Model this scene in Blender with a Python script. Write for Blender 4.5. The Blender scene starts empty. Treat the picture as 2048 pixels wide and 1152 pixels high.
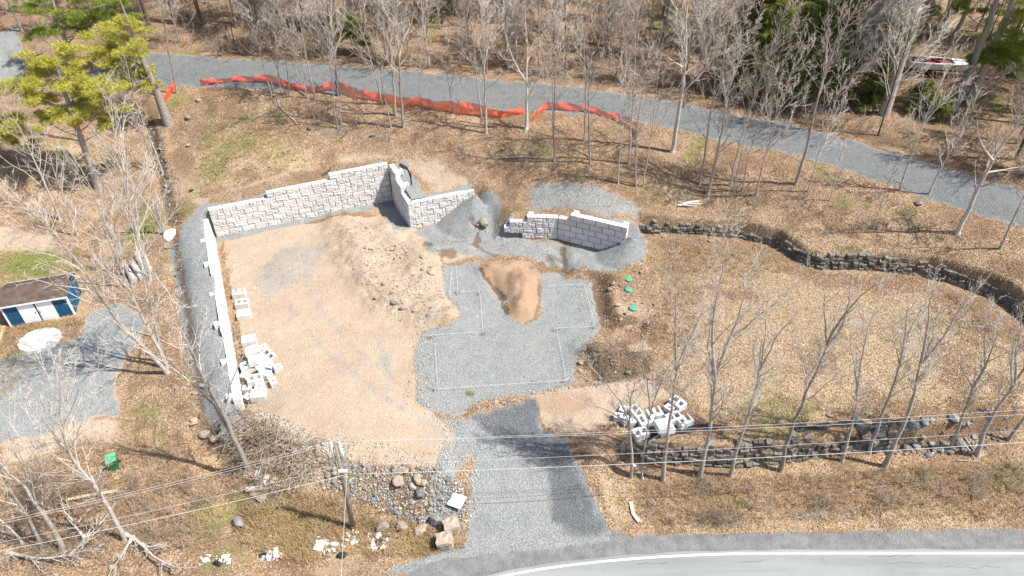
import bpy, math, random
import numpy as np
from mathutils import Vector, Matrix, Euler

# ------------------------------------------------------------------ camera, sky, sun, exposure
FPX, CAM_H, PITCH = 1365.333, 37.0, math.radians(38.4)
scene = bpy.context.scene
C = scene.collection
cam_d = bpy.data.cameras.new('camera')
cam_d.sensor_width = 36.0
cam_d.lens = 24.0
cam_d.clip_end = 3000.0
cam = bpy.data.objects.new('camera', cam_d)
C.objects.link(cam)
cam.location = (0, 0, CAM_H)
cam.rotation_euler = (math.pi/2 - PITCH, 0, 0)
scene.camera = cam

SUN_EL, SUN_PHI = math.radians(57), math.radians(12)      # sun stands to the right, a little towards the camera
sun_dir = Vector((math.cos(SUN_EL)*math.cos(SUN_PHI), -math.cos(SUN_EL)*math.sin(SUN_PHI), math.sin(SUN_EL)))
world = bpy.data.worlds.new('World')
scene.world = world
world.use_nodes = True
wn = world.node_tree
sky = wn.nodes.new('ShaderNodeTexSky')
sky.sky_type = 'NISHITA'
sky.sun_disc = False
sky.sun_elevation = SUN_EL
sky.sun_rotation = math.atan2(sun_dir.x, sun_dir.y)
sky.dust_density = 2.0
bg = wn.nodes['Background']
bg.inputs['Strength'].default_value = 0.12
wn.links.new(sky.outputs[0], bg.inputs['Color'])
sun_l = bpy.data.lights.new('sun', 'SUN')
sun_l.energy = 5.0
sun_l.angle = math.radians(0.6)
sun_l.color = (1.0, 0.955, 0.89)
sun = bpy.data.objects.new('sun', sun_l)
C.objects.link(sun)
sun.rotation_euler = sun_dir.to_track_quat('Z', 'Y').to_euler()
scene.view_settings.view_transform = 'Standard'
scene.view_settings.look = 'None'
scene.view_settings.gamma = 1.0
scene.view_settings.exposure = 0.72
scene.cycles.use_denoising = True
scene.cycles.max_bounces = 4
scene.cycles.diffuse_bounces = 2
scene.cycles.transparent_max_bounces = 12

rng = np.random.default_rng(7)
random.seed(7)

# ------------------------------------------------------------------ pixel -> place helpers (photo is 2048 x 1152)
FW = np.array([0, math.cos(PITCH), -math.sin(PITCH)])
UP = np.array([0, math.sin(PITCH), math.cos(PITCH)])
CAMP = np.array([0, 0, CAM_H])
def ray(u, v):
    return FW*FPX + np.array([1., 0, 0])*(u-1024) + UP*(576-v)
def P(u, v, z=0.):
    d = ray(u, v); return CAMP + d*((z-CAM_H)/d[2])
def on_plane_y(u, v, y):
    d = ray(u, v); return CAMP + d*(y/d[1])

# ------------------------------------------------------------------ noise
_lat = {}
def vnoise(x, y, seed=0):
    if seed not in _lat: _lat[seed] = np.random.default_rng(1000+seed).random((256, 256))
    L = _lat[seed]
    xi = np.floor(x).astype(int); yi = np.floor(y).astype(int)
    fx = x-xi; fy = y-yi
    fx = fx*fx*(3-2*fx); fy = fy*fy*(3-2*fy)
    a = L[xi & 255, yi & 255]; b = L[(xi+1) & 255, yi & 255]
    c = L[xi & 255, (yi+1) & 255]; d = L[(xi+1) & 255, (yi+1) & 255]
    return (a*(1-fx)+b*fx)*(1-fy) + (c*(1-fx)+d*fx)*fy
def fbm(x, y, s, seed=0, octv=4):
    r = 0; a = 1.; t = 0
    for k in range(octv):
        r = r + a*(vnoise(x*s+17.3*k, y*s-9.1*k, seed+k)-.5); t += a; a *= .55; s *= 2.03
    return r/t*2
def sstep(e0, e1, x):
    t = np.clip((x-e0)/(e1-e0), 0, 1); return t*t*(3-2*t)

def seg_dist(x, y, ax, ay, bx, by):
    dx, dy = bx-ax, by-ay
    L2 = dx*dx+dy*dy+1e-9
    t = np.clip(((x-ax)*dx+(y-ay)*dy)/L2, 0, 1)
    return np.hypot(x-ax-t*dx, y-ay-t*dy), t
def inside(x, y, poly):
    r = np.zeros(x.shape, bool); n = len(poly)
    for i in range(n):
        (ax, ay), (bx, by) = poly[i][:2], poly[(i+1) % n][:2]
        c = ((ay > y) != (by > y))
        with np.errstate(divide='ignore', invalid='ignore'):
            xc = (bx-ax)*(y-ay)/((by-ay) if by != ay else 1e-9)+ax
        r ^= c & (x < xc)
    return r
def sdist(x, y, poly):
    """signed distance (positive inside) to a polygon in plan"""
    d = np.full(x.shape, 1e9); n = len(poly)
    for i in range(n):
        q, _ = seg_dist(x, y, *poly[i][:2], *poly[(i+1) % n][:2]); d = np.minimum(d, q)
    return np.where(inside(x, y, poly), d, -d)
def line_dist(x, y, pts):
    d = np.full(x.shape, 1e9)
    for a, b in zip(pts[:-1], pts[1:]):
        q, _ = seg_dist(x, y, a[0], a[1], b[0], b[1]); d = np.minimum(d, q)
    return d

# ------------------------------------------------------------------ where the walls stand (plan, metres)
BK = [np.array((-28.45, 54.6)), np.array((-12.45, 61.4))]          # back wall
SD = [np.array((-12.45, 61.4)), np.array((-9.9, 55.8))]            # side wall
FP = [np.array((-9.9, 55.8)), np.array((-3.65, 58.25))]            # front piece
LW = [np.array((-19.05, 32.75)), np.array((-28.45, 54.2))]         # left wall, front end to corner
RL = [np.array((-0.76, 53.8)), np.array((4.25, 53.5))]             # right wall, level part
RR = [np.array((4.25, 53.5)), np.array((10.26, 50.86))]            # right wall, angled part
def wdir(w): d = w[1]-w[0]; return d/np.linalg.norm(d)
def nrm(w): d = wdir(w); return np.array((d[1], -d[0]))            # outward (face) normal
def off(w, s, o): return w[0]+wdir(w)*s-nrm(w)*o                   # o metres behind the face
STONE = [P(1278, 462, .9), P(1380, 466, .9), P(1480, 476, .9), P(1545, 494, .9), P(1600, 525, 1.), P(1640, 538, 1.), P(1750, 543, 1.), P(1850, 556, 1.), P(1930, 580, 1.), P(1990, 605, 1.), P(2040, 640, 1.), P(2110, 700, 1.)]
FRONT = [P(1232, 925, -1.7), P(1330, 930, -1.8), P(1480, 936, -1.8), P(1600, 924, -1.8), P(1700, 908, -1.8), P(1780, 900, -1.8), P(1900, 885, -1.7), P(2040, 858, -1.6), P(2200, 830, -1.5)]

# ------------------------------------------------------------------ terrain heights
def tps(pts):
    p = np.array(pts, float); n = len(p)
    def U(r2): return np.where(r2 > 1e-9, r2*np.log(r2+1e-12), 0)
    K = U((p[:, None, 0]-p[None, :, 0])**2+(p[:, None, 1]-p[None, :, 1])**2)+np.eye(n)*4.0
    Q = np.c_[np.ones(n), p[:, :2]]
    M = np.block([[K, Q], [Q.T, np.zeros((3, 3))]])
    w = np.linalg.solve(M, np.r_[p[:, 2], 0, 0, 0])
    def f(x, y):
        r = w[n]+w[n+1]*x+w[n+2]*y
        for i in range(n): r = r+w[i]*U((x-p[i, 0])**2+(y-p[i, 1])**2)
        return r
    return f
def pz(lst): return [(*P(u, v, z)[:2], z) for u, v, z in lst]
A_pts = pz([(480,395,2.9),(560,372,3.3),(640,345,3.5),(720,325,4.0),(880,340,3.8),(870,385,3.0),(800,330,4.0),(840,385,3.2),(960,365,3.3),(1000,395,2.6),
 (1060,418,2.6),(1100,420,2.75),(1150,415,3.2),(1230,435,3.2),(1275,440,2.3),(1400,430,2.3),(1500,455,2.2),(1600,490,2.3),(1760,500,2.75),(1900,535,2.7),(2040,605,2.5),
 (1500,380,4.0),(1700,420,4.0),(1900,440,4.4),(1300,340,4.8),(1100,340,4.6),(900,290,5.2),(600,280,5.2),(400,250,5.2),
 (330,140,8.0),(500,150,8.0),(700,165,7.8),(1000,190,7.4),(1350,225,6.8),(1550,260,6.4),(1700,300,6.0),(2030,415,5.4),
 (450,185,7.2),(800,215,7.0),(1050,240,6.6),(1250,280,6.0),(1600,330,5.5),(1900,400,5.0),
 (500,95,8.7),(250,95,8.7),(750,110,8.5),(1000,130,8.2),(1500,195,7.3),(1900,285,6.5),(2040,330,6.1),(300,0,11),(700,0,11),(1000,0,10.8),(1400,0,10.2),(1700,0,9.6),(2040,0,9),(1750,150,7.8),(1300,90,8.6),(2000,160,7.4),
 (305,270,4.4),(330,380,2.2),(345,470,1.5),(355,560,1.1),(368,680,.5),(388,800,-.5),(405,880,-1.4),(60,250,6.0),(100,300,4.6),(100,450,1.6),(250,500,1.2),(250,580,.7),(80,600,.3),(150,650,.2),(200,700,0),(20,700,0),
 (100,900,-.8),(250,920,-1.2),(300,850,-.8),(300,700,.1),(330,790,-.5),(60,130,8.2),(20,60,9.4),(400,980,-1.9),(200,1040,-1.8),(60,1120,-1.9),(20,850,-.3),(350,1120,-2.1)])
for s, z in ((.5,.8),(3,.9),(6,1.0),(9,1.45),(12,1.6),(15,2.1),(18,2.25),(21,2.3),(23.2,2.5)):
    A_pts += [(*off(LW, s, .9), z), (*off(LW, s, 2.0), z-.08), (*off(LW, s, 3.4), z-.5)]
far = [(-160, 20, -2), (-160, 90, 9), (-160, 220, 24), (0, 240, 28), (160, 220, 22), (160, 90, 8), (160, 20, -1), (0, -80, -3), (-80, -80, -3), (80, -80, -3), (-400, 0, 0), (400, 0, 0), (-300, 400, 60), (300, 400, 60)]
A_pts += far+[(-90, 120, 14), (-40, 130, 15.5), (0, 135, 15.5), (40, 130, 14.5), (90, 120, 12)]
B_pts = pz([(450,480,0),(600,440,0),(760,412,0),(830,465,0),(600,600,0),(500,700,0),(540,820,-.1),(700,700,0),(900,600,0),(1000,700,0),(1170,600,0),(940,790,-.05),(1000,830,-.25),(870,830,-.15),
 (960,470,.25),(1060,490,.4),(1115,482,.45),(1195,494,.4),(1300,510,.6),(1260,600,.4),(1260,730,.3),(1200,830,.1),(1400,600,.7),(1500,500,.85),(1700,560,1.0),(1900,600,1.0),(2000,650,1.0),(1400,850,.2),(1700,840,.25),(2040,815,.3),(1700,700,.7),(1250,870,0),
 (1080,900,-.6),(1000,900,-.5),(1060,960,-1.25),(1060,1040,-1.85),(1060,1110,-2.1),(780,900,-.2),(680,890,-.15),(880,900,-.3),
 (620,905,-.4),(700,945,-.8),(800,955,-.8),(880,950,-.9),(760,1010,-1.9),(850,1030,-2.0),(640,980,-1.6),(560,960,-1.3),(520,900,-.8),(480,860,-1.0),
 (600,1060,-2.6),(800,1065,-2.6),(700,1055,-2.6),(470,1050,-2.3),(900,1105,-2.1),(600,1140,-2.2),(780,1110,-2.3),(450,950,-1.8),
 (1280,1110,-2.1),(1700,1100,-2.1),(2040,1100,-2.1),(1150,1150,-2.1),(800,1152,-2.15)])
B_pts += [(-40, 20, -2.1), (-20, 10, -2.1), (20, 10, -2.1), (60, 12, -2.1), (-60, 12, -2.1), (100, 40, 0), (70, 40, .8), (120, 15, -2.1), (-120, 12, -2.1), (0, -60, -2.5), (-200, -60, -3), (200, -60, -3), (300, 40, 0), (60, 23, -2.1)]
C_pts = pz([(1290,965,-1.9),(1450,970,-2.0),(1600,960,-2.0),(1800,945,-1.9),(1950,925,-1.8),(2040,900,-1.7),(1400,1040,-2.35),(1700,1030,-2.35),(2000,1020,-2.3),(1250,1000,-1.9),(1300,1060,-2.2),(1500,1075,-2.12),(2040,1070,-2.12),(1230,960,-1.5),(1800,1075,-2.12)])
C_pts += [(120, 15, -2.1), (120, 30, -1.8), (200, 10, -2.1), (0, -20, -2.1), (60, 10, -2.1), (20, 18, -2.1), (40, 18, -2.1)]
fA, fB, fC = tps(A_pts), tps(B_pts), tps(C_pts)
def v2(p): return (float(p[0]), float(p[1]))
o_ = .3
corner_b = BK[0]-nrm(BK)*o_-nrm(LW)*o_
# boundary of the lower ground against the upper ground: (x, y, half width of the step on the edge that starts here)
def isect(w1, w2, o):
    p1, d1, p2, d2 = w1[0]-nrm(w1)*o, wdir(w1), w2[0]-nrm(w2)*o, wdir(w2)
    t = np.linalg.solve(np.c_[d1, -d2], p2-p1)[0]; return p1+d1*t
bd = [(*off(LW, -.3, o_), .12), (*isect(LW, BK, o_), .12), (*isect(BK, SD, o_), .12), (*isect(SD, FP, o_), .12), (*(FP[1]-nrm(FP)*o_), 1.3),
      (*(RL[0]-nrm(RL)*(o_+.1)), .14), (*isect(RL, RR, o_), .12), (*(RR[1]-nrm(RR)*o_), .5)]
stone_off = []
for i, p in enumerate(STONE):
    q = STONE[min(i+1, len(STONE)-1)]-STONE[max(i-1, 0)]
    q = q[:2]/np.linalg.norm(q[:2]); n = np.array((q[1], -q[0]))
    stone_off.append(p[:2]-n*.35)
bd += [(*p, .22) for p in stone_off]
bd += [(90, 20, 2.), (300, 0, 4.), (300, -300, 4.), (-300, -300, 4.), (-300, 6, 4.), (-42, 15, 3.), (-27, 20.5, 1.5), (-23.5, 25, 1.2), (-21, 29.5, .8)]
cpoly = [(*(p[:2]+np.array((.05, .3))), .2) for p in FRONT]
cpoly += [(90, 25, 2.), (90, 20, 1.5), (*P(1700,1085,-2.1)[:2], 1.), (*P(1400,1085,-2.1)[:2], .8), (*P(1290,1072,-2.1)[:2], .8), (*P(1235,1030,-1.8)[:2], .5), (*P(1200,960,-1.4)[:2], .5)]
def soft_mask(x, y, poly):
    best = np.full(x.shape, 1e9); w = np.ones(x.shape); n = len(poly)
    for i in range(n):
        a, b = poly[i], poly[(i+1) % n]
        q, t = seg_dist(x, y, a[0], a[1], b[0], b[1])
        m = q < best; best = np.where(m, q, best); w = np.where(m, a[2], w)
    s = np.where(inside(x, y, poly), best, -best)
    return sstep(-1, 1, s/w)
# piles and ridges: (polyline px, z under it, height, radius)
RIDGE = [((690,450),(710,500),(740,560),(790,600),(840,620),(890,630)), 0., .85, 2.0]
BUMPS = [RIDGE, [((770,470),(830,500),(860,560)), 0., .6, 2.4], [((985,540),(1030,540),(1050,560)), .1, .55, 1.1], [((1048,570),(1050,620)), .1, .7, .8], [((1025,560),(1035,625)), .1, .35, .6],
         [((1190,712),(1230,732),(1290,730)), .3, 1.0, 1.5], [((1300,660),(1320,650)), .4, .4, 1.0], [((870,505),(930,500)), .1, .5, 1.1],
         [((1170,540),(1230,555)), .5, .5, 1.3], [((1225,600),(1240,640)), .4, .45, 1.0], [((960,445),(965,435)), 1.0, .7, .9],
         [((490,860),(560,890),(620,920)), -.7, .5, 1.5], [((660,915),(780,940),(880,945)), -.5, .35, 1.2], [((1150,880),(1190,900)), -.5, .5, 1.0]]
HOLES = [[((1120,500),(1130,540),(1100,520)), .3, -.5, .8], [((300,250),(318,330),(340,430)), 2.5, -.7, .8], [((345,470),(365,560),(378,680),(400,800),(415,870)), .2, -.35, .9],
         [((1195,560),(1205,620)), .2, -.35, .6], [((985,560),(1000,590)), 0, -.35, .5], [((420,870),(440,960),(470,1050)), -1.6, -.4, 1.2]]
CONES = [(*v2(FP[1]+nrm(FP)*.5), 2.75, .62), (*v2(FP[1]+np.array((1.0, -.2))), 2.7, .6), (*v2(RR[1]+np.array((.7, .1))), 2.4, .62)]
_bw = [([P(u, v, z) for u, v in pl], h, r) for pl, z, h, r in BUMPS+HOLES]
gravel_road_c = [P(u, v, z) for u, v, z in ((200,128,8.2),(330,137,8.0),(500,148,8.0),(700,162,7.8),(900,180,7.6),(1050,195,7.3),(1200,210,7.0),(1350,230,6.8),(1550,270,6.4),(1700,308,6.0),(1880,362,5.7),(2048,418,5.4),(2250,480,5.2))]
edge_px = [(2100,1104),(1800,1104),(1500,1104),(1390,1107),(1280,1113),(1190,1121),(1100,1132),(1000,1147)]
redge = [P(u, v, -2.1)[:2] for u, v in edge_px]
redge = [np.array((130., redge[0][1]-.8)), np.array((70., redge[0][1]-.1))]+redge
d = redge[-1]-redge[-2]; d /= np.linalg.norm(d)
for k in range(1, 9): redge.append(redge[-1]+np.array((-2.2, -.62-.05*k)))
redge.append(redge[-1]+np.array((-60., -28.)))
redge = np.array(redge)
ROADX, ROADY = redge[::-1, 0], redge[::-1, 1]
def terrain(x, y, rough=True):
    x = np.asarray(x, float); y = np.asarray(y, float)
    m = soft_mask(x, y, bd)
    zb = fB(x, y)
    zb = zb+(fC(x, y)-zb)*soft_mask(x, y, cpoly)
    za = fA(x, y)
    z = za+(zb-za)*m
    lump = 0
    for pl, h, r in _bw:
        d = line_dist(x, y, pl)*(1+.35*fbm(x, y, .5, 40))
        g_ = np.exp(-(d/r)**2*1.3); z = z+h*g_
        if h > 0: lump = np.maximum(lump, np.minimum(1, g_*1.6)*min(1, h*1.4))
    for cx, cy, h, sl in CONES:
        d = np.hypot(x-cx, y-cy)
        z = np.where(m > .5, np.maximum(z, h-sl*d), z)
    ye = np.interp(x, ROADX, ROADY)
    z = z+(-2.13-z)*sstep(ye+1.6, ye+.35, y)
    if rough:
        nr = 1-sstep(2.6, 4.0, -line_dist(x, y, gravel_road_c)+6.6)         # calm on the gravel road
        nr = nr*sstep(.5, 2.4, y-ye)
        yard = np.clip(soft_mask(x, y, [(p[0], p[1], 1.2) for p in (P(450,480),P(740,420),P(900,560),P(1180,560),P(1190,700),P(1130,790),P(1150,930),P(1180,1040),P(950,1060),P(940,930),P(640,890),P(500,800))]), 0, 1)
        z = z+lump*(fbm(x, y, .9, 45, 3)*.26+fbm(x, y, 2.1, 47, 2)*.12)
        z = z+(fbm(x, y, .22, 3, 3)*.16+fbm(x, y, .9, 11, 3)*.09)*nr*(1-.65*yard)+fbm(x, y, 2.6, 21, 2)*.025*nr
    return z

def axis(segs, lo, hi):
    a = [segs[0][0]]
    for s0, s1, st in segs:
        n = max(1, int(round((s1-s0)/st))); a += list(np.linspace(s0, s1, n+1)[1:])
    st = segs[-1][2]
    while a[-1] < hi: st *= 1.18; a.append(a[-1]+st)
    b = []; st = segs[0][2]; c = a[0]
    while c > lo: st *= 1.18; c -= st; b.append(c)
    return np.array(b[::-1]+a)
XS = axis([(-62, -30, .4), (-30, 12.5, .18), (12.5, 48, .3), (48, 66, .5)], -700, 700)
YS = axis([(18, 28, .25), (28, 63, .18), (63, 92, .32), (92, 112, .7)], -500, 900)
GX, GY = np.meshgrid(XS, YS, indexing='ij')
GZ = terrain(GX.ravel(), GY.ravel()).reshape(GX.shape)
def tz(x, y):
    x = np.asarray(x, float); y = np.asarray(y, float)
    i = np.clip(np.searchsorted(XS, x)-1, 0, len(XS)-2); j = np.clip(np.searchsorted(YS, y)-1, 0, len(YS)-2)
    fx = np.clip((x-XS[i])/(XS[i+1]-XS[i]), 0, 1); fy = np.clip((y-YS[j])/(YS[j+1]-YS[j]), 0, 1)
    return (GZ[i, j]*(1-fx)+GZ[i+1, j]*fx)*(1-fy)+(GZ[i, j+1]*(1-fx)+GZ[i+1, j+1]*fx)*fy
def G(u, v):
    """where the line of sight through a pixel meets the ground"""
    d = ray(u, v); t = np.linspace(.012, .16, 900)
    p = CAMP+d[None, :]*t[:, None]
    h = p[:, 2]-tz(p[:, 0], p[:, 1])
    k = np.argmax(h < 0) if (h < 0).any() else len(t)-1
    if k == 0: return p[0]
    f = h[k-1]/(h[k-1]-h[k]+1e-9)
    q = p[k-1]+(p[k]-p[k-1])*f
    q[2] = float(tz(q[0], q[1])); return q
def GP(lst): return [v2(G(u, v)) for u, v in lst]

# ------------------------------------------------------------------ mesh helpers
def prop(o, label=None, cat=None, group=None, kind=None):
    if label: o['label'] = label
    if cat: o['category'] = cat
    if group: o['group'] = group
    if kind: o['kind'] = kind
    return o
def mesh(name, V, F, mats=None, smooth=False, mi=None):
    me = bpy.data.meshes.new(name)
    me.from_pydata([tuple(map(float, v)) for v in V] if not isinstance(V, list) else V, [], F if isinstance(F, list) else F.tolist())
    for m in (mats or []): me.materials.append(m)
    if mi is not None: me.polygons.foreach_set('material_index', np.asarray(mi, dtype=np.int32))
    if smooth: me.polygons.foreach_set('use_smooth', np.ones(len(me.polygons), bool))
    me.update(); return me
def obj(name, me, parent=None, loc=None, rot=None, scl=None):
    o = bpy.data.objects.new(name, me); C.objects.link(o)
    if parent: o.parent = parent
    if loc is not None: o.location = tuple(map(float, loc))
    if rot is not None: o.rotation_euler = rot
    if scl is not None: o.scale = scl
    return o
def thing(name, label, cat, loc=(0, 0, 0), rz=0., group=None):
    o = obj(name, None, loc=loc, rot=(0, 0, rz)); return prop(o, label, cat, group, 'thing')
def qmesh(name, V, Q, mats, smooth=False, col=None, T=None):
    """quads (or triangles) straight from arrays; T adds triangles to quads"""
    V = np.ascontiguousarray(V, np.float32); Q = np.ascontiguousarray(Q, np.int32); k = Q.shape[1]
    loops = Q.ravel(); start = np.arange(0, Q.size, k, dtype=np.int32)
    if T is not None and len(T):
        T = np.ascontiguousarray(T, np.int32); start = np.r_[start, Q.size+np.arange(0, T.size, 3, dtype=np.int32)].astype(np.int32); loops = np.r_[loops, T.ravel()].astype(np.int32)
    me = bpy.data.meshes.new(name)
    me.vertices.add(len(V)); me.vertices.foreach_set('co', V.ravel())
    me.loops.add(len(loops)); me.loops.foreach_set('vertex_index', loops)
    me.polygons.add(len(start)); me.polygons.foreach_set('loop_start', start)
    if smooth: me.polygons.foreach_set('use_smooth', np.ones(len(start), bool))
    for m in mats: me.materials.append(m)
    if col is not None:
        at = me.attributes.new('col', 'FLOAT_COLOR', 'POINT'); at.data.foreach_set('color', np.ascontiguousarray(np.c_[col, np.ones(len(V))], np.float32).ravel())
    me.update(calc_edges=True); return me
class MB:
    """collects tubes, boxes and loose faces into one mesh"""
    def __init__(s): s.v = []; s.f = []; s.q = []; s.t = []; s.n = 0; s.tw = []
    def add(s, V, F):
        V = np.asarray(V, float); b = s.n
        s.v.append(V); s.f += [tuple(i+b for i in f) for f in F]; s.n += len(V)
    def tube(s, pts, rad, k=6, cap=True):
        pts = np.asarray(pts, float); n = len(pts)
        t = np.empty_like(pts); t[1:-1] = pts[2:]-pts[:-2]; t[0] = pts[1]-pts[0]; t[-1] = pts[-1]-pts[-2]
        t /= np.sqrt((t*t).sum(1))[:, None]+1e-9
        if abs(t[0, 2]) < .9: a = np.stack([t[:, 1], -t[:, 0], 0*t[:, 0]], 1)
        else: a = np.stack([0*t[:, 0], t[:, 2], -t[:, 1]], 1)
        a /= np.sqrt((a*a).sum(1))[:, None]+1e-9
        b = np.stack([t[:, 1]*a[:, 2]-t[:, 2]*a[:, 1], t[:, 2]*a[:, 0]-t[:, 0]*a[:, 2], t[:, 0]*a[:, 1]-t[:, 1]*a[:, 0]], 1)
        th = np.arange(k)*2*math.pi/k
        rad = np.broadcast_to(np.asarray(rad, float), (n,))
        ring = pts[:, None, :]+rad[:, None, None]*(a[:, None, :]*np.cos(th)[None, :, None]+b[:, None, :]*np.sin(th)[None, :, None])
        key = (n, k)
        if key not in MB.Q:
            i, j = np.meshgrid(np.arange(n-1), np.arange(k), indexing='ij'); i = i.ravel(); j = j.ravel(); j2 = (j+1) % k
            MB.Q[key] = np.stack([i*k+j, i*k+j2, (i+1)*k+j2, (i+1)*k+j], 1)
        s.q.append(MB.Q[key]+s.n)
        if cap: s.f += [tuple(s.n+j for j in range(k))[::-1], tuple(s.n+(n-1)*k+j for j in range(k))]
        s.v.append(ring.reshape(-1, 3)); s.n += n*k
    def twig(s, p, d, L, r): s.tw.append((*p, *d, L, r))
    def flush(s, R):
        """all end twigs at once: thin three-sided shoots tapering to a point"""
        if not s.tw: return
        T = np.array(s.tw); s.tw = []; m = len(T); p, d, L, r = T[:, :3], T[:, 3:6], T[:, 6:7], T[:, 7]
        d = d+R.normal(0, .12, (m, 3))+np.array((0, 0, .06)); d /= np.linalg.norm(d, axis=1)[:, None]
        a = np.cross(d, R.normal(size=(m, 3))); a /= np.linalg.norm(a, axis=1)[:, None]+1e-9; b = np.cross(d, a)
        rings = [p+(r*1.15)[:, None]*(a*math.cos(2.0944*j)+b*math.sin(2.0944*j)) for j in range(3)]+[p+d*L]
        V = np.stack(rings, 1).reshape(-1, 3); base = (np.arange(m)*4)[:, None, None]
        s.t.append((base+np.array([(0, 1, 3), (1, 2, 3), (2, 0, 3)])[None]).reshape(-1, 3)+s.n); s.v.append(V); s.n += len(V)
    def box(s, lo, hi, M=None):
        x0, y0, z0 = lo; x1, y1, z1 = hi
        V = np.array([(x0,y0,z0),(x1,y0,z0),(x1,y1,z0),(x0,y1,z0),(x0,y0,z1),(x1,y0,z1),(x1,y1,z1),(x0,y1,z1)], float)
        if M is not None: V = np.array([tuple(M @ Vector(v)) for v in V])
        s.add(V, [(0,3,2,1),(4,5,6,7),(0,1,5,4),(1,2,6,5),(2,3,7,6),(3,0,4,7)])
    def mesh(s, name, mats, smooth=False):
        V = np.vstack(s.v) if s.v else np.zeros((0, 3))
        if not s.f and (s.q or s.t): return qmesh(name, V, np.vstack(s.q) if s.q else np.zeros((0, 4), np.int32), mats, smooth, None, np.vstack(s.t) if s.t else None)
        return mesh(name, V.tolist(), s.f+(np.vstack(s.q).tolist() if s.q else []), mats, smooth)
MB.Q = {}

# ------------------------------------------------------------------ materials
MATS = {}
def nt(name):
    m = bpy.data.materials.new(name); m.use_nodes = True
    t = m.node_tree; b = t.nodes['Principled BSDF']; b.inputs['Roughness'].default_value = .9
    b.inputs['Specular IOR Level'].default_value = .2
    MATS[name] = m; return m, t, b
def N(t, typ, **k):
    n = t.nodes.new(typ)
    for a, v in k.items():
        if a.startswith('i_'): n.inputs[a[2:].replace('_', ' ')].default_value = v
        else: setattr(n, a, v)
    return n
def ramp(t, fac, stops, interp='LINEAR'):
    r = t.nodes.new('ShaderNodeValToRGB'); r.color_ramp.interpolation = interp
    e = r.color_ramp.elements
    while len(e) < len(stops): e.new(.5)
    for el, (p, c) in zip(e, stops): el.position = p; el.color = (*c, 1)
    t.links.new(fac, r.inputs[0]); return r.outputs[0]
def mix(t, fac, a, b, mode='MIX'):
    n = t.nodes.new('ShaderNodeMix'); n.data_type = 'RGBA'; n.blend_type = mode
    for i, v in ((0, fac), (6, a), (7, b)):
        if isinstance(v, (int, float)): n.inputs[i].default_value = v
        elif isinstance(v, tuple): n.inputs[i].default_value = (*v, 1)
        else: t.links.new(v, n.inputs[i])
    return n.outputs[2]
def mth(t, op, a, b=None, c=None, clamp=False):
    n = t.nodes.new('ShaderNodeMath'); n.operation = op; n.use_clamp = clamp
    for i, v in enumerate((a, b, c)):
        if v is None: continue
        if isinstance(v, (int, float)): n.inputs[i].default_value = v
        else: t.links.new(v, n.inputs[i])
    return n.outputs[0]
def noise(t, vec, sc, det=4., rough=.55, out=0):
    n = t.nodes.new('ShaderNodeTexNoise'); n.inputs['Scale'].default_value = sc; n.inputs['Detail'].default_value = det; n.inputs['Roughness'].default_value = rough
    t.links.new(vec, n.inputs['Vector']); return n.outputs[out]
def voro(t, vec, sc, feat='F1', out='Color', rnd=1.):
    n = t.nodes.new('ShaderNodeTexVoronoi'); n.feature = feat; n.inputs['Scale'].default_value = sc; n.inputs['Randomness'].default_value = rnd
    t.links.new(vec, n.inputs['Vector']); return n.outputs[out]
def sepr(t, c):
    n = t.nodes.new('ShaderNodeSeparateColor'); t.links.new(c, n.inputs[0]); return n.outputs
def bump(t, b, h, dist=.05, st=1.):
    n = t.nodes.new('ShaderNodeBump'); n.inputs['Distance'].default_value = dist; n.inputs['Strength'].default_value = st
    t.links.new(h, n.inputs['Height']); t.links.new(n.outputs[0], b.inputs['Normal'])
def simple(name, c0, c1, sc=3., rough=.9, bdist=.01, attr=False, rnd=0., det=5.):
    m, t, b = nt(name); tc = N(t, 'ShaderNodeTexCoord').outputs['Object']
    f = noise(t, tc, sc, det)
    f = mth(t, 'MULTIPLY_ADD', f, 2.2, -.6, clamp=True)
    c = mix(t, f, c0, c1)
    if rnd:
        oi = N(t, 'ShaderNodeObjectInfo').outputs['Random']
        v = mth(t, 'MULTIPLY_ADD', oi, 2*rnd, 1-rnd)
        h = N(t, 'ShaderNodeHueSaturation'); t.links.new(v, h.inputs['Value']); t.links.new(c, h.inputs['Color']); c = h.outputs[0]
    t.links.new(c, b.inputs['Base Color']); b.inputs['Roughness'].default_value = rough
    if bdist: bump(t, b, noise(t, tc, sc*4, 4.), bdist, .8)
    return m

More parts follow.
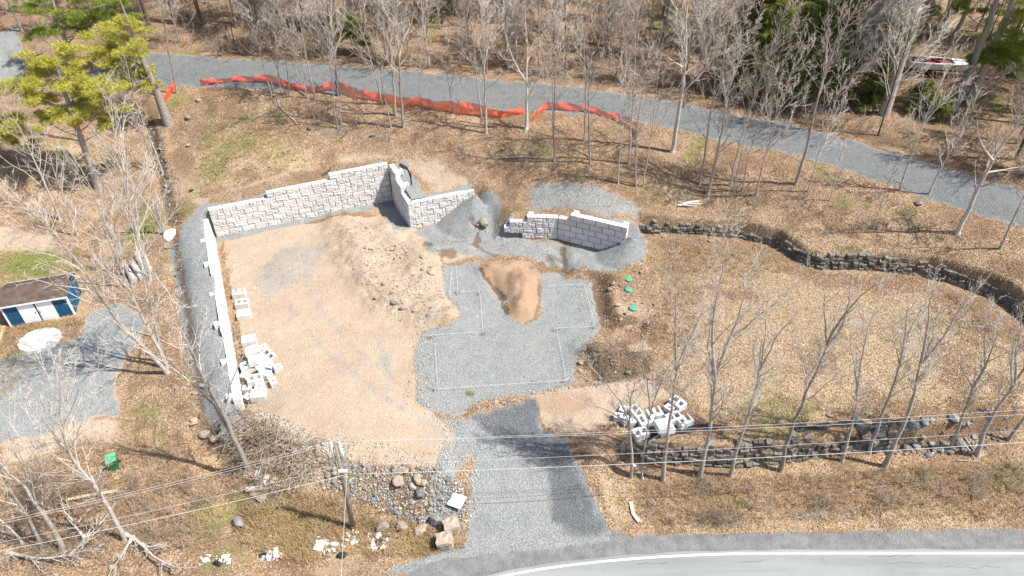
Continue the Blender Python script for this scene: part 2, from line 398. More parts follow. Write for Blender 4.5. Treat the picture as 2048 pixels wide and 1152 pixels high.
def ground_material():
    m, t, b = nt('ground'); L = t.links
    tc = N(t, 'ShaderNodeTexCoord').outputs['Object']
    a1 = N(t, 'ShaderNodeAttribute', attribute_name='m1'); a2 = N(t, 'ShaderNodeAttribute', attribute_name='m2'); a3 = N(t, 'ShaderNodeAttribute', attribute_name='m3')
    s1, s2, s3 = sepr(t, a1.outputs['Color']), sepr(t, a2.outputs['Color']), sepr(t, a3.outputs['Color'])
    n_lo = noise(t, tc, .35, 3., .6); n_mid = noise(t, tc, 1.6, 3., .65); n_hi = noise(t, tc, 9., 2., .65); n_fine = noise(t, tc, 28., 1., .7)
    # leaf litter: each leaf-sized cell takes its own tone
    vc = sepr(t, voro(t, tc, 11.)); vd = voro(t, tc, 11., out='Distance')
    vc2 = sepr(t, voro(t, tc, 23.))
    leaf = ramp(t, vc[0], [(0, (.045, .03, .02)), (.25, (.14, .09, .055)), (.5, (.245, .165, .105)), (.78, (.37, .265, .175)), (1, (.60, .48, .36))])
    leaf2 = ramp(t, vc2[1], [(0, (.06, .04, .027)), (.5, (.23, .155, .10)), (1, (.50, .385, .27))])
    litter = mix(t, .45, leaf, leaf2)
    litter = mix(t, mth(t, 'MULTIPLY_ADD', n_lo, 3.4, -1.35, clamp=True), litter, mix(t, .6, litter, (.15, .115, .085)))
    n_p = noise(t, tc, .8, 2., .7)
    litter = mix(t, mth(t, 'MULTIPLY_ADD', n_p, 5., -2.75, clamp=True), litter, mix(t, .62, litter, (.075, .05, .033)))
    litter = mix(t, mth(t, 'MULTIPLY_ADD', n_p, -5., 2.1, clamp=True), litter, mix(t, .5, litter, (.37, .31, .235)))
    litter = mix(t, mth(t, 'MULTIPLY_ADD', n_mid, 3., -1.55, clamp=True), litter, mix(t, .5, litter, (.34, .26, .175)))
    # pale lawn thatch under leaves
    lawn = ramp(t, vc[1], [(0, (.16, .115, .07)), (.35, (.27, .20, .13)), (.7, (.345, .265, .18)), (1, (.50, .41, .31))])
    lawn = mix(t, .35, lawn, ramp(t, vc2[0], [(0, (.19, .145, .09)), (.6, (.32, .245, .165)), (1, (.42, .34, .25))]))
    lawn = mix(t, mth(t, 'MULTIPLY_ADD', n_mid, 3.4, -1.6, clamp=True), lawn, mix(t, .6, lawn, (.29, .26, .11)))
    lawn = mix(t, mth(t, 'MULTIPLY_ADD', n_p, 5., -2.7, clamp=True), lawn, mix(t, .55, lawn, (.17, .115, .07)))
    lawn = mix(t, mth(t, 'MULTIPLY_ADD', n_lo, -3.4, 1.6, clamp=True), lawn, mix(t, .5, lawn, (.41, .335, .265)))
    # tan dirt
    dirt = mix(t, mth(t, 'MULTIPLY_ADD', n_lo, 2.2, -.6, clamp=True), (.29, .205, .135), (.40, .305, .215))
    dirt = mix(t, mth(t, 'MULTIPLY_ADD', n_mid, 2.6, -1.0, clamp=True), dirt, mix(t, .6, dirt, (.29, .26, .225)))
    dirt = mix(t, mth(t, 'MULTIPLY_ADD', n_fine, 2.6, -1.2, clamp=True), dirt, (.45, .37, .28))
    dirt = mix(t, mth(t, 'MULTIPLY_ADD', n_hi, 4., -2.2, clamp=True), dirt, (.22, .16, .105))
    dirt = mix(t, mth(t, 'MULTIPLY_ADD', n_p, 3.5, -1.95, clamp=True), dirt, mix(t, .45, dirt, (.25, .235, .215)))
    peb = mth(t, 'GREATER_THAN', vc2[2], .93)
    dirt = mix(t, mth(t, 'MULTIPLY', peb, .6), dirt, (.52, .48, .43))
    dirt_o = mix(t, .55, dirt, (.27, .155, .08))
    # blue-grey crushed gravel
    gc = sepr(t, voro(t, tc, 30.))
    grav = ramp(t, gc[0], [(0, (.085, .092, .09)), (.3, (.165, .176, .173)), (.7, (.235, .248, .243)), (1, (.40, .412, .40))])
    grav = mix(t, mth(t, 'MULTIPLY_ADD', n_p, 4., -1.9, clamp=True), grav, mix(t, 1., grav, (.82, .83, .86), 'MULTIPLY'))
    grav = mix(t, mth(t, 'MULTIPLY_ADD', n_mid, 2.2, -.75, clamp=True), grav, mix(t, .35, grav, (.22, .235, .228)))
    grav = mix(t, mth(t, 'MULTIPLY_ADD', n_lo, 2.2, -.9, clamp=True), grav, mix(t, .35, grav, (.32, .295, .255)))
    gdark = mix(t, 1., grav, (.52, .53, .56), 'MULTIPLY')  # dark drive gravel; also paints shade on the lane and terrace slope
    # grass, dark soil, shoulder
    grass = ramp(t, vc2[0], [(0, (.055, .075, .018)), (.5, (.135, .15, .04)), (1, (.27, .26, .10))])
    soil = mix(t, n_hi, (.055, .04, .03), (.20, .135, .085))
    redl = mix(t, .5, litter, (.17, .095, .05))
    shoulder = mix(t, mth(t, 'MULTIPLY_ADD', n_mid, 2.4, -.7, clamp=True), (.115, .117, .115), (.225, .225, .218))
    shoulder = mix(t, mth(t, 'MULTIPLY_ADD', n_fine, 2., -.7, clamp=True), shoulder, (.17, .17, .166))
    def edge(mask, k=.55, s=5.):
        f = mth(t, 'ADD', mask, mth(t, 'MULTIPLY', mth(t, 'SUBTRACT', mix_n, .5), k))
        return mth(t, 'MULTIPLY_ADD', f, s, .5-.5*s, clamp=True)
    mix_n = mth(t, 'ADD', mth(t, 'MULTIPLY', n_hi, .6), mth(t, 'MULTIPLY', n_mid, .4))
    litter = mix(t, 1., litter, (1.06, 1.0, .93), 'MULTIPLY'); lawn = mix(t, 1., lawn, (1.08, 1.02, .95), 'MULTIPLY')
    c = litter
    c = mix(t, edge(s3[0], .5, 3.), c, lawn)
    c = mix(t, edge(s2[1], .8, 2.5), c, redl)
    c = mix(t, edge(s1[1], .55, 4.), c, dirt)
    c = mix(t, edge(s2[2], .6, 3.), c, dirt_o)
    c = mix(t, edge(s1[2], .9, 2.2), c, grass)
    c = mix(t, edge(s1[0], .5, 5.), c, grav)
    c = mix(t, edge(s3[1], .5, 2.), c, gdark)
    c = mix(t, edge(s2[0], .5, 4.), c, shoulder)
    c = mix(t, edge(s3[2], .7, 3.), c, soil)
    L.new(c, b.inputs['Base Color'])
    b.inputs['Roughness'].default_value = .95; b.inputs['Specular IOR Level'].default_value = .1
    h = mth(t, 'ADD', mth(t, 'MULTIPLY', vd, .5), n_hi)
    bump(t, b, h, .07, .9)
    return m
M_ground = ground_material()
M_block = simple('wall_block_concrete', (.50, .475, .445), (.64, .615, .585), 2.2, .9, .02, rnd=.10)
M_block_side = simple('wall_block_plain', (.56, .555, .545), (.68, .675, .665), 2., .9, .006, rnd=.04)
M_loose = simple('loose_block_concrete', (.52, .512, .50), (.64, .635, .62), 2., .9, .006, rnd=.04)
M_fieldstone = simple('fieldstone', (.065, .062, .056), (.235, .208, .17), 2.2, .95, .03, rnd=.35)
M_core = simple('wall_core', (.05, .045, .04), (.10, .09, .075), 3.)
M_boulder = simple('boulder', (.21, .175, .135), (.38, .315, .24), 2.5, .95, .03, rnd=.22)
M_boulder_g = simple('boulder_grey', (.13, .128, .122), (.27, .26, .24), 2.5, .95, .03, rnd=.22)
M_bark_pale = simple('bark_pale', (.27, .235, .195), (.49, .445, .395), 5., .95, .01, rnd=.27)
M_bark_grey = simple('bark_grey', (.23, .20, .17), (.44, .395, .35), 5., .95, .01, rnd=.27)
M_bark_dark = simple('bark_dark', (.075, .06, .05), (.19, .155, .13), 5., .95, .02, rnd=.15)
M_twig_pale = simple('twig_pale', (.37, .325, .28), (.56, .505, .445), 2., .95, 0, rnd=.12)
M_twig_brown = simple('twig_brown', (.27, .22, .175), (.46, .395, .33), 2., .95, 0, rnd=.18)
M_brush = simple('brush_twig', (.19, .14, .10), (.45, .37, .29), .6, .95, 0)
M_drygrass = simple('dry_grass_blade', (.24, .155, .07), (.46, .34, .18), .5, .95, 0)
M_grassg = simple('grass_blade', (.12, .16, .035), (.30, .30, .09), .7, .9, 0)
M_wood = simple('weathered_wood', (.42, .33, .23), (.60, .50, .38), 4., .9, .005)
M_pole = simple('pole_wood', (.17, .13, .10), (.33, .27, .215), 3., .9, .01)
M_wire = simple('wire', (.42, .41, .40), (.52, .51, .50), 1., .6, 0)
M_wired = simple('wire_dark', (.05, .05, .055), (.09, .09, .09), 1., .6, 0)
M_porc = simple('porcelain_grey', (.62, .64, .66), (.74, .75, .76), 2., .4, 0)
M_string = simple('string', (.62, .62, .60), (.74, .74, .72), 2., .8, 0)
M_lid = simple('green_plastic', (.06, .28, .17), (.09, .36, .23), 2., .5, 0)
M_black = simple('black_plastic', (.012, .013, .015), (.05, .052, .055), 5., .45, .02)
M_white = simple('white_litter', (.74, .73, .75), (.84, .83, .83), 5., .6, .02)
M_blue = simple('shed_blue_boards', (.012, .065, .135), (.022, .10, .19), 3., .6, .004)
M_whitep = simple('white_paint', (.76, .76, .77), (.84, .84, .84), 2., .6, .003)
M_asphalt = None
def asphalt_material():
    m, t, b = nt('asphalt'); tc = N(t, 'ShaderNodeTexCoord').outputs['Object']
    n1 = noise(t, tc, .5, 4.); n2 = noise(t, tc, 30., 3., .7)
    c = mix(t, n1, (.225, .24, .236), (.275, .285, .28))
    c = mix(t, mth(t, 'MULTIPLY_ADD', n2, 2., -.6, clamp=True), c, (.225, .235, .231))
    mp = N(t, 'ShaderNodeMapping'); mp.inputs['Scale'].default_value = (.08, 1.1, 1.); t.links.new(tc, mp.inputs['Vector'])
    c = mix(t, mth(t, 'MULTIPLY_ADD', noise(t, mp.outputs[0], 1., 3., .6), 3.2, -1.3, clamp=True), c, mix(t, 1., c, (.74, .75, .77), 'MULTIPLY'))
    c = mix(t, mth(t, 'MULTIPLY_ADD', noise(t, tc, 1.3, 4., .7), 4., -2.3, clamp=True), c, mix(t, 1., c, (.82, .82, .82), 'MULTIPLY'))
    t.links.new(c, b.inputs['Base Color']); bump(t, b, n2, .01, .4); return m
M_asphalt = asphalt_material()
def attr_mat(name, rough=.95, bd=.02):
    m, t, b = nt(name); a = N(t, 'ShaderNodeAttribute', attribute_name='col')
    tc = N(t, 'ShaderNodeTexCoord').outputs['Object']
    n = noise(t, tc, 14., 3.)
    c = mix(t, mth(t, 'MULTIPLY_ADD', n, 1.4, -.4, clamp=True), a.outputs['Color'], mix(t, 1., a.outputs['Color'], (.7, .69, .67), 'MULTIPLY'))
    t.links.new(c, b.inputs['Base Color']); b.inputs['Roughness'].default_value = rough; return m
M_rubble = attr_mat('rubble_stone'); M_leaf = attr_mat('dead_leaf')
def orange_net():
    m, t, b = nt('orange_net'); tc = N(t, 'ShaderNodeTexCoord').outputs['UV']
    c = mix(t, noise(t, tc, 3.), (.72, .055, .02), (.88, .12, .045))
    t.links.new(c, b.inputs['Base Color']); b.inputs['Roughness'].default_value = .6
    w = N(t, 'ShaderNodeTexBrick', offset=0., squash=1.); w.inputs['Scale'].default_value = 1.
    w.inputs['Mortar Size'].default_value = .017; w.inputs['Brick Width'].default_value = .085; w.inputs['Row Height'].default_value = .07; w.inputs['Mortar Smooth'].default_value = 0
    w.inputs['Color1'].default_value = (0, 0, 0, 1); w.inputs['Color2'].default_value = (0, 0, 0, 1); w.inputs['Mortar'].default_value = (1, 1, 1, 1)
    t.links.new(tc, w.inputs['Vector'])
    t.links.new(w.outputs['Color'], b.inputs['Alpha']); return m
M_net = orange_net()
def needle_mat(name, c0, c1):
    m, t, b = nt(name); tc = N(t, 'ShaderNodeTexCoord').outputs['Object']
    c = mix(t, mth(t, 'MULTIPLY_ADD', noise(t, tc, 1.1, 4.), 2.4, -.7, clamp=True), c0, c1)
    t.links.new(c, b.inputs['Base Color']); b.inputs['Roughness'].default_value = .7
    tr = N(t, 'ShaderNodeBsdfTranslucent'); t.links.new(c, tr.inputs['Color'])
    ms = N(t, 'ShaderNodeMixShader'); ms.inputs[0].default_value = .3
    out = t.nodes['Material Output']; t.links.new(b.outputs[0], ms.inputs[1]); t.links.new(tr.outputs[0], ms.inputs[2]); t.links.new(ms.outputs[0], out.inputs['Surface']); return m
M_needle_y = needle_mat('pine_needles_yellow', (.34, .34, .05), (.62, .56, .12))
M_needle_g = needle_mat('pine_needles_green', (.13, .19, .03), (.34, .38, .07))
M_needle_d = needle_mat('hemlock_needles', (.085, .12, .03), (.30, .32, .085))

# ------------------------------------------------------------------ what covers the ground where (plan masks)
FX, FY = GX.ravel(), GY.ravel()
near_i = np.where((np.abs(FX) < 72) & (FY > 12) & (FY < 125))[0]
NX, NY = FX[near_i], FY[near_i]
warp = fbm(NX, NY, .45, 60, 4)
warp2 = fbm(NX, NY, 1.7, 66, 3)
def pm(px, w=.35, amp=.5, world=False, st=1.):
    poly = px if world else GP(px)
    a = np.array(poly); lo = a.min(0)-3; hi = a.max(0)+3
    r = np.zeros(len(NX)); k = np.where((NX > lo[0]) & (NX < hi[0]) & (NY > lo[1]) & (NY < hi[1]))[0]
    if len(k): r[k] = sstep(-w, w, sdist(NX[k], NY[k], poly)+(warp[k]*.7+warp2[k]*.5)*amp)*st
    return r
def lm(px, rad, amp=.4, world=False, st=1.):
    pts = px if world else GP(px)
    d = line_dist(NX, NY, pts)+(warp*.7+warp2*.6)*amp
    return sstep(rad, rad*.4, d)*st
def blob(u, v, ru, rv, st=1.):
    c = G(u, v); e = G(u+ru, v); f = G(u, v+rv)
    rx = abs(e[0]-c[0])+.3; ry = abs(f[1]-c[1])+.3
    d = ((NX-c[0])/rx)**2+((NY-c[1])/ry)**2
    return np.exp(-d)*st*(.75+.5*warp2)
def mx(*a):
    r = a[0]
    for b in a[1:]: r = np.maximum(r, b)
    return r
PAD = [(883,528),(960,522),(962,556),(985,578),(1012,592),(1020,640),(1050,648),(1082,632),(1082,560),(1085,548),(1128,545),(1132,558),(1175,560),(1195,590),(1205,650),(1180,685),(1158,705),(1148,740),(1155,765),(1060,785),(945,805),(925,832),(880,828),(832,808),(830,700),(845,662),(895,652),(922,632),(905,605),(890,590)]
DRIVE = [(872,832),(925,838),(1060,800),(1085,850),(1140,885),(1160,930),(1190,990),(1225,1060),(1290,1078),(1270,1104),(1100,1122),(980,1146),(740,1150),(850,1112),(925,1092),(938,1000),(948,920)]
fwl = lambda w, s0, s1, a, b: [v2(off(w, s0, a)), v2(off(w, s1, a)), v2(off(w, s1, b)), v2(off(w, s0, b))]
strip = [v2(off(LW, -1.2, .2)), v2(off(LW, 23.6, .2)), v2(BK[0]+np.array((1.5, 1.8))), v2(BK[0]+np.array((-1.6, 1.6))), v2(off(LW, 21, 3.9)), v2(off(LW, 12, 3.5)), v2(off(LW, 5, 3.1)), v2(off(LW, -1.6, 2.4))]
road_poly = []
rc = np.array(gravel_road_c)[:, :2]
for sgn in (1, -1):
    side = []
    for i in range(len(rc)):
        q = rc[min(i+1, len(rc)-1)]-rc[max(i-1, 0)]; q = q/np.linalg.norm(q); n = np.array((-q[1], q[0]))
        side.append(v2(rc[i]+n*sgn*((3.35 if sgn > 0 else 3.1)-(.35 if i < 6 else .75))))
    road_poly += side if sgn > 0 else side[::-1]
m_pad = pm(PAD, .3, .35)
m_drive = pm(DRIVE, .5, .5)
m_strip = pm(strip, .3, .4, True)
m_road = pm(road_poly, .4, .5, True)
m_topleft = pm([(-60,66),(30,60),(50,100),(60,130),(40,165),(-60,160)], .8, .8, st=.85)
m_nd = pm([(192,612),(240,602),(296,640),(270,690),(236,760),(242,830),(180,838),(100,870),(-60,900),(-60,730),(60,700),(150,676)], .5, .6)
gravel = mx(m_pad, m_strip, m_road, m_topleft, m_nd*.66, m_drive*.95,
   pm(fwl(BK, 0, 17.3, -.9, .1), .35, .35, True), pm(fwl(BK, .2, 17, 0, 1.1), .3, .3, True), pm(fwl(SD, 0, 6.2, -1.6, .2), .3, .3, True), pm(fwl(SD, 0, 6, 0, 1.9), .3, .3, True), pm(fwl(FP, 0, 6.6, 0, .9), .3, .3, True),
   pm([(826,466),(880,430),(950,386),(985,382),(1002,405),(996,440),(960,462),(900,482),(845,476)], .4, .5),
   pm([(975,472),(1010,466),(1110,484),(1195,494),(1288,466),(1296,508),(1250,532),(1200,522),(1150,535),(1128,545),(1120,510),(1050,498),(1000,505)], .5, .6),
   pm([(845,474),(930,470),(1000,446),(1060,480),(1130,492),(1290,478),(1290,522),(1190,548),(1130,540),(1050,512),(960,518),(905,512),(860,500)], .6, .9, st=.8),
   pm([(1060,372),(1130,362),(1205,368),(1272,418),(1288,446),(1200,440),(1150,424),(1060,430),(1046,400)], 1.0, 1.3, st=.6),
   pm([(940,830),(1000,840),(900,960),(930,1060),(860,1060),(860,960),(880,900)], .6, .7, st=.75),
   pm([(500,970),(560,975),(550,1010),(505,1015)], .3, .3, st=.8), pm([(1790,845),(1850,840),(1850,860),(1770,880)], .4, .4, st=.7),
   pm([(560,480),(680,470),(640,560),(520,600),(490,560)], 1.2, 1.0, st=.5), pm([(740,660),(790,700),(800,790),(750,740)], .8, .6, st=.5), pm([(620,260),(690,250),(700,262),(640,275)], .5, .5, st=.5))
dirt = mx(pm([(445,482),(600,445),(700,432),(770,430),(870,480),(886,530),(892,590),(922,632),(845,662),(832,720),(836,800),(872,832),(905,850),(950,915),(880,935),(700,925),(625,898),(560,850),(500,820),(484,700),(462,560)], .6, .7),
   pm([(1060,795),(1130,775),(1300,752),(1345,790),(1235,842),(1150,880),(1090,855)], .6, .6), pm([(640,335),(700,298),(880,320),(950,368),(870,390),(822,352),(790,318)], .9, .9, st=.62),
   pm([(0,850),(120,830),(240,830),(240,900),(150,900),(0,930)], 1., .8, st=.75), pm([(400,420),(430,395),(560,360),(640,335),(620,325),(480,370),(380,400)], .6, .6, st=.6),
   pm([(1190,690),(1290,680),(1310,700),(1200,722)], .4, .4, st=.7), pm([(1225,600),(1300,590),(1310,640),(1240,650)], .7, .6, st=.5), pm([(950,420),(985,425),(985,470),(955,470)], .4, .4, st=.7),
   pm([(-40,440),(110,470),(120,505),(-40,500)], .6, .5, st=.7), pm([(870,470),(960,470),(960,520),(880,525)], .5, .6, st=.6))
tr1, tr2 = [(1010,900),(930,850),(800,770),(690,680),(620,590),(590,510)], [(985,925),(890,870),(760,790),(640,690),(570,600),(545,520)]
gravel = np.maximum(gravel, np.maximum(lm(tr1, .55, .3, st=.46), lm(tr2, .55, .3, st=.46))*(1-m_pad))
dirt_o = mx(pm([(958,535),(985,522),(1060,524),(1080,548),(1080,632),(1050,648),(1020,638),(1012,590),(985,576),(962,556)], .35, .3), pm([(1060,800),(1120,780),(1200,775),(1190,820),(1100,850)], .8, .7, st=.6), blob(560,640,90,60,.35), blob(720,460,60,20,.4),
   pm([(760,1120),(900,1095),(990,1060),(1010,1050),(960,1075),(860,1125),(640,1150),(600,1140)], .5, .5, st=.7), pm([(1150,890),(1220,860),(1240,910),(1200,930)], .5, .4, st=.8))
grass = mx(*[blob(*q) for q in ((480,290,70,25,.75),(430,335,40,35,.8),(560,310,60,25,.5),(420,280,30,25,.7),(60,530,75,32,1.2),(292,450,26,40,1.3),(285,400,20,20,.7),(290,830,50,35,.65),(320,870,30,20,.6),(560,1020,100,26,.55),(600,1050,80,18,.5),(740,1040,40,18,.5),
  (1830,950,60,18,.6),(2010,950,40,40,.75),(1450,510,90,16,.55),(1700,500,22,8,.7),(1310,395,45,14,.6),(1900,650,60,26,.55),(1780,640,60,36,.45),(690,60,30,30,.7),(1400,1010,60,12,.5),(1480,1010,40,12,.5),(1240,1000,20,12,.5),(60,690,20,40,.7),(940,788,6,5,1.2),(130,660,60,10,.5),(1520,505,60,14,.5),
  (500,985,30,14,.6),(120,960,60,20,.4),(480,1090,30,20,.6),(1870,220,60,30,.7),(1950,60,60,40,.6),(1700,760,50,25,.4),(1950,720,50,30,.45),(660,255,40,10,.6),(1250,545,12,8,.5),(1295,575,14,10,.5),(230,980,60,20,.35),(430,900,30,15,.5),(620,935,20,10,.5))])
lawn = mx(pm([(1395,522),(1480,505),(1600,545),(1800,590),(2100,690),(2100,835),(1500,850),(1360,810),(1330,740),(1350,620)], 1.0, 1.2), pm([(1340,560),(1400,520),(1400,800),(1290,760),(1310,660)], 1., 1., st=.5),
   pm([(1480,400),(1700,420),(2000,500),(2040,590),(1900,525),(1600,500),(1480,460)], 1.2, 1.4, st=.6), pm([(380,260),(640,290),(640,330),(480,372),(370,400)], 1.2, 1.3, st=.7), pm([(1200,950),(1290,940),(1260,1060),(1210,1030)], .5, .5, st=.75), pm([(1300,1040),(2048,1020),(2048,1062),(1300,1075)], .7, .8, st=.7),
   pm([(240,800),(420,850),(400,900),(240,920),(150,900)], 1, 1, st=.4), pm([(900,300),(1000,330),(1000,380),(900,340)], 1, 1, st=.4))
shoulder = mx(pm([(1290,1068),(1500,1064),(2100,1058),(3100,1052),(3100,1150),(2100,1150),(1300,1150),(960,1190),(700,1190),(890,1118),(1100,1098)], .3, .3), pm([(1560,1020),(1720,1015),(1740,1030),(1600,1040)], .4, .4, st=.7))
red = mx(lm([(1330,490),(1480,495),(1560,520),(1650,560),(1850,575),(1950,610),(2030,680)], 1.6, .8, st=.8), pm([(1280,480),(1420,480),(1420,540),(1330,560),(1290,530)], .8, .8, st=.8), pm([(540,230),(1300,250),(1480,330),(1300,400),(1000,350),(700,280),(560,270)], 2., 1.6, st=.45), pm([(1270,950),(2048,930),(2048,1000),(1280,1030)], .8, .9, st=.5), pm([(100,950),(440,960),(430,1100),(60,1120)], 1.2, 1.2, st=.55),
   sstep(1., 5., NY-np.interp(NX, rc[:, 0], rc[:, 1]))*.55)
gdark = mx(pm([(945,835),(1062,802),(1085,850),(1138,885),(1155,930),(1190,1000),(1222,1060),(1290,1080),(1160,1080),(1100,1040),(1085,950),(1000,885)], .7, .8, st=.9), pm([v2(off(LW, s, o)) for s, o in ((-1, 2.2), (5, 2.2), (12, 2.2), (21, 2.4), (21, 4), (12, 3.7), (5, 3.4), (-1, 2.8))], .4, .4, True, st=.45), pm([(1260,440),(1290,460),(1292,505),(1230,500),(1200,492)], .4, .3, st=.4))  # drive's dark right side; terrace's outer slope has its shade painted into the colour
off_line = lambda o: [v2(p[:2]+np.array((-.25, -.97))*o) for p in gravel_road_c]
gdark = mx(gdark, m_road*.6, lm(off_line(.9), .5, .25, True, .4), lm(off_line(-1.0), .5, .25, True, .4))  # tree shade over the whole lane painted into its gravel colour
soil = mx(lm([(300,240),(308,280),(320,330),(338,400),(348,445)], .75, .4, st=1.), lm([(350,470),(365,560),(385,680),(402,790),(415,870)], .45, .5, st=.6), pm([(1168,692),(1250,682),(1262,702),(1200,716)], .3, .35, st=.8), lm([(1195,560),(1208,600),(1218,650),(1262,640)], .95, .6, st=.85), lm([(1290,650),(1330,655)], .7, .5, st=.7), lm([(1125,500),(1133,530),(1125,550)], .5, .4, st=.6),
   lm([(975,560),(1000,590),(1008,615)], .45, .35, st=.7), pm([(1100,520),(1135,540),(1090,550)], .4, .4, st=.5), lm([(690,1055),(800,1055),(860,1048)], .7, .5, st=.55), lm([(850,490),(880,505),(905,500)], .5, .5, st=.5), lm([(1180,545),(1235,555)], .6, .5, st=.55), lm([(820,100),(1000,130),(1150,155),(1400,182),(1600,236),(1800,286),(2040,348)], 1.5, 1.2, st=.6),
   pm([(1165,700),(1240,690),(1300,705),(1315,740),(1280,762),(1180,770)], .5, .7, st=.74), lm([(945,440),(958,470),(950,490),(985,510)], .55, .6, st=.6), lm([(850,485),(870,500),(900,508)], .6, .6, st=.6), lm([(962,536),(968,556),(990,574),(1010,592),(1014,628)], .32, .25, st=.8), lm([(1078,560),(1080,600),(1072,635)], .28, .25, st=.55), lm([(1060,535),(1100,515),(1128,520)], .6, .6, st=.55), lm([(410,880),(440,900)], .6, .5, st=.6), lm([(1300,1030),(1480,1030)], .5, .5, st=.4))
dirt = np.maximum(dirt, m_nd*.85)
nat = 1-np.clip(mx(gravel, dirt, dirt_o, shoulder), 0, 1)
pA, pB, pC, pD = fbm(NX, NY, .16, 120, 4), fbm(NX, NY, .3, 130, 4), fbm(NX, NY, .22, 140, 4), fbm(NX, NY, .7, 150, 3)
grass = np.maximum(grass, sstep(.18, .55, pA+.35*pD)*.52*nat)
red = np.maximum(red, sstep(.02, .4, pB+.3*pD)*.85*nat)
soil = np.maximum(soil, sstep(.16, .5, pC*.7+.6*pD)*.52*nat)
lawn = np.maximum(lawn, sstep(.12, .45, -pB+.3*pD)*.62*nat)
lawn = lawn*(1-.75*sstep(.2, .5, pC)*nat)
MASK = np.zeros((3, len(FX), 4), np.float32); MASK[:, :, 3] = 1
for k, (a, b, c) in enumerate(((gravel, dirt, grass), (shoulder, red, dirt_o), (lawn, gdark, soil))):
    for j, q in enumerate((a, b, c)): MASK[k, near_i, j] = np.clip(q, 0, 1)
zone = np.zeros(len(FX), np.int8)
zn = np.zeros(len(NX), np.int8)
for k, q in ((1, m_pad), (2, m_drive), (3, m_road), (4, m_strip), (5, m_nd), (6, shoulder*(NY < 30))): zn[q > .5] = k
zone[near_i] = zn
nx_, ny_ = len(XS), len(YS)
I, J = np.meshgrid(np.arange(nx_-1), np.arange(ny_-1), indexing='ij')
i0 = (I*ny_+J).ravel()
quads = np.c_[i0, i0+ny_, i0+ny_+1, i0+1]
gx = np.gradient(GZ, XS, axis=0); gy = np.gradient(GZ, YS, axis=1)
NRM = np.stack([-gx, -gy, np.ones_like(gx)], -1).reshape(-1, 3); NRM /= np.linalg.norm(NRM, axis=1)[:, None]
ALLV = np.c_[FX, FY, GZ.ravel()]
fz = zone[i0]
for k, nm in enumerate(('ground', 'gravel_pad', 'driveway', 'gravel_road', 'gravel_terrace', 'parking_yard', 'road_shoulder')):
    q = quads[fz == k]
    ids, inv = np.unique(q, return_inverse=True)
    me = bpy.data.meshes.new(nm)
    inv = inv.reshape(-1, 4).astype(np.int32)
    me.vertices.add(len(ids)); me.vertices.foreach_set('co', ALLV[ids].ravel().astype(np.float32))
    me.loops.add(inv.size); me.loops.foreach_set('vertex_index', inv.ravel())
    me.polygons.add(len(inv)); me.polygons.foreach_set('loop_start', np.arange(0, inv.size, 4, dtype=np.int32))
    me.update(calc_edges=True)
    me.polygons.foreach_set('use_smooth', np.ones(len(inv), bool))
    for a in range(3):
        at = me.attributes.new('m%d' % (a+1), 'FLOAT_COLOR', 'POINT'); at.data.foreach_set('color', MASK[a][ids].ravel())
    me.materials.append(M_ground); me.validate()
    me.normals_split_custom_set_from_vertices([tuple(n) for n in NRM[ids]])
    prop(obj(nm, me), kind='structure', label={'ground': 'leaf covered earth and bare tan dirt of the cleared lot', 'gravel_pad': 'blue grey crushed gravel pad laid out for a house', 'driveway': 'grey gravel driveway running down to the paved road', 'gravel_road': 'grey gravel lane crossing the wooded hillside',
      'gravel_terrace': 'grey gravel strip on top of the long left wall', 'parking_yard': 'grey gravel yard beside the blue shed', 'road_shoulder': 'worn grey shoulder beside the paved road'}[nm])

# ------------------------------------------------------------------ paved road in front
seg = np.r_[0, np.cumsum(np.linalg.norm(np.diff(redge, axis=0), axis=1))]
ss = np.linspace(0, seg[-1], 220)
rx, ry = np.interp(ss, seg, redge[:, 0]), np.interp(ss, seg, redge[:, 1])
ker = np.ones(7)/7
rx[3:-3], ry[3:-3] = np.convolve(rx, ker, 'valid'), np.convolve(ry, ker, 'valid')
tg = np.stack([np.gradient(rx), np.gradient(ry)], 1); tg /= np.linalg.norm(tg, axis=1)[:, None]
rn = np.c_[-tg[:, 1], tg[:, 0]]                      # towards the camera side
if rn[100, 1] > 0: rn = -rn
def ribbon(name, o0, o1, lift, nacross, mat, parent=None, wob=0.):
    os_ = np.linspace(o0, o1, nacross+1)
    V = []
    for i in range(len(ss)):
        for k, o in enumerate(os_):
            oo = o+(wob*math.sin(i*1.7)*.5+wob*random.uniform(-1, 1) if k == 0 else 0)
            x, y = rx[i]+rn[i, 0]*oo, ry[i]+rn[i, 1]*oo
            V.append((x, y, lift))
    n = nacross+1
    F = [(i*n+k, (i+1)*n+k, (i+1)*n+k+1, i*n+k+1) for i in range(len(ss)-1) for k in range(nacross)]
    return obj(name, mesh(name, V, F, [mat], True), parent)
zroad = -2.02
road = ribbon('road', -.12, 8., zroad, 6, M_asphalt, wob=.05)
prop(road, 'pale grey paved road along the bottom of the lot', kind='structure')
M_line = simple('road_paint', (.70, .70, .69), (.83, .83, .82), 3., .7, 0)
ribbon('edge_line', .06, .19, zroad+.006, 1, M_line, road)
for (ua, ub, v0) in ((1275,1335,1126),(1480,1536,1122),(1735,1830,1112),(1770,1850,1126),(1890,2000,1134)):
    pts = []
    n = 9
    for k in range(n):
        p = P(ua+(ub-ua)*k/(n-1), v0+random.uniform(-2.5, 2.5), zroad+.004); pts.append(p)
    V = []; F = []
    for k, p in enumerate(pts):
        w = .005+.012*random.random(); V += [(p[0], p[1]-w, p[2]), (p[0], p[1]+w, p[2])]
        if k: F.append((2*k-2, 2*k, 2*k+1, 2*k-1))
    obj('crack', mesh('crack', V, F, [M_wired]), road)

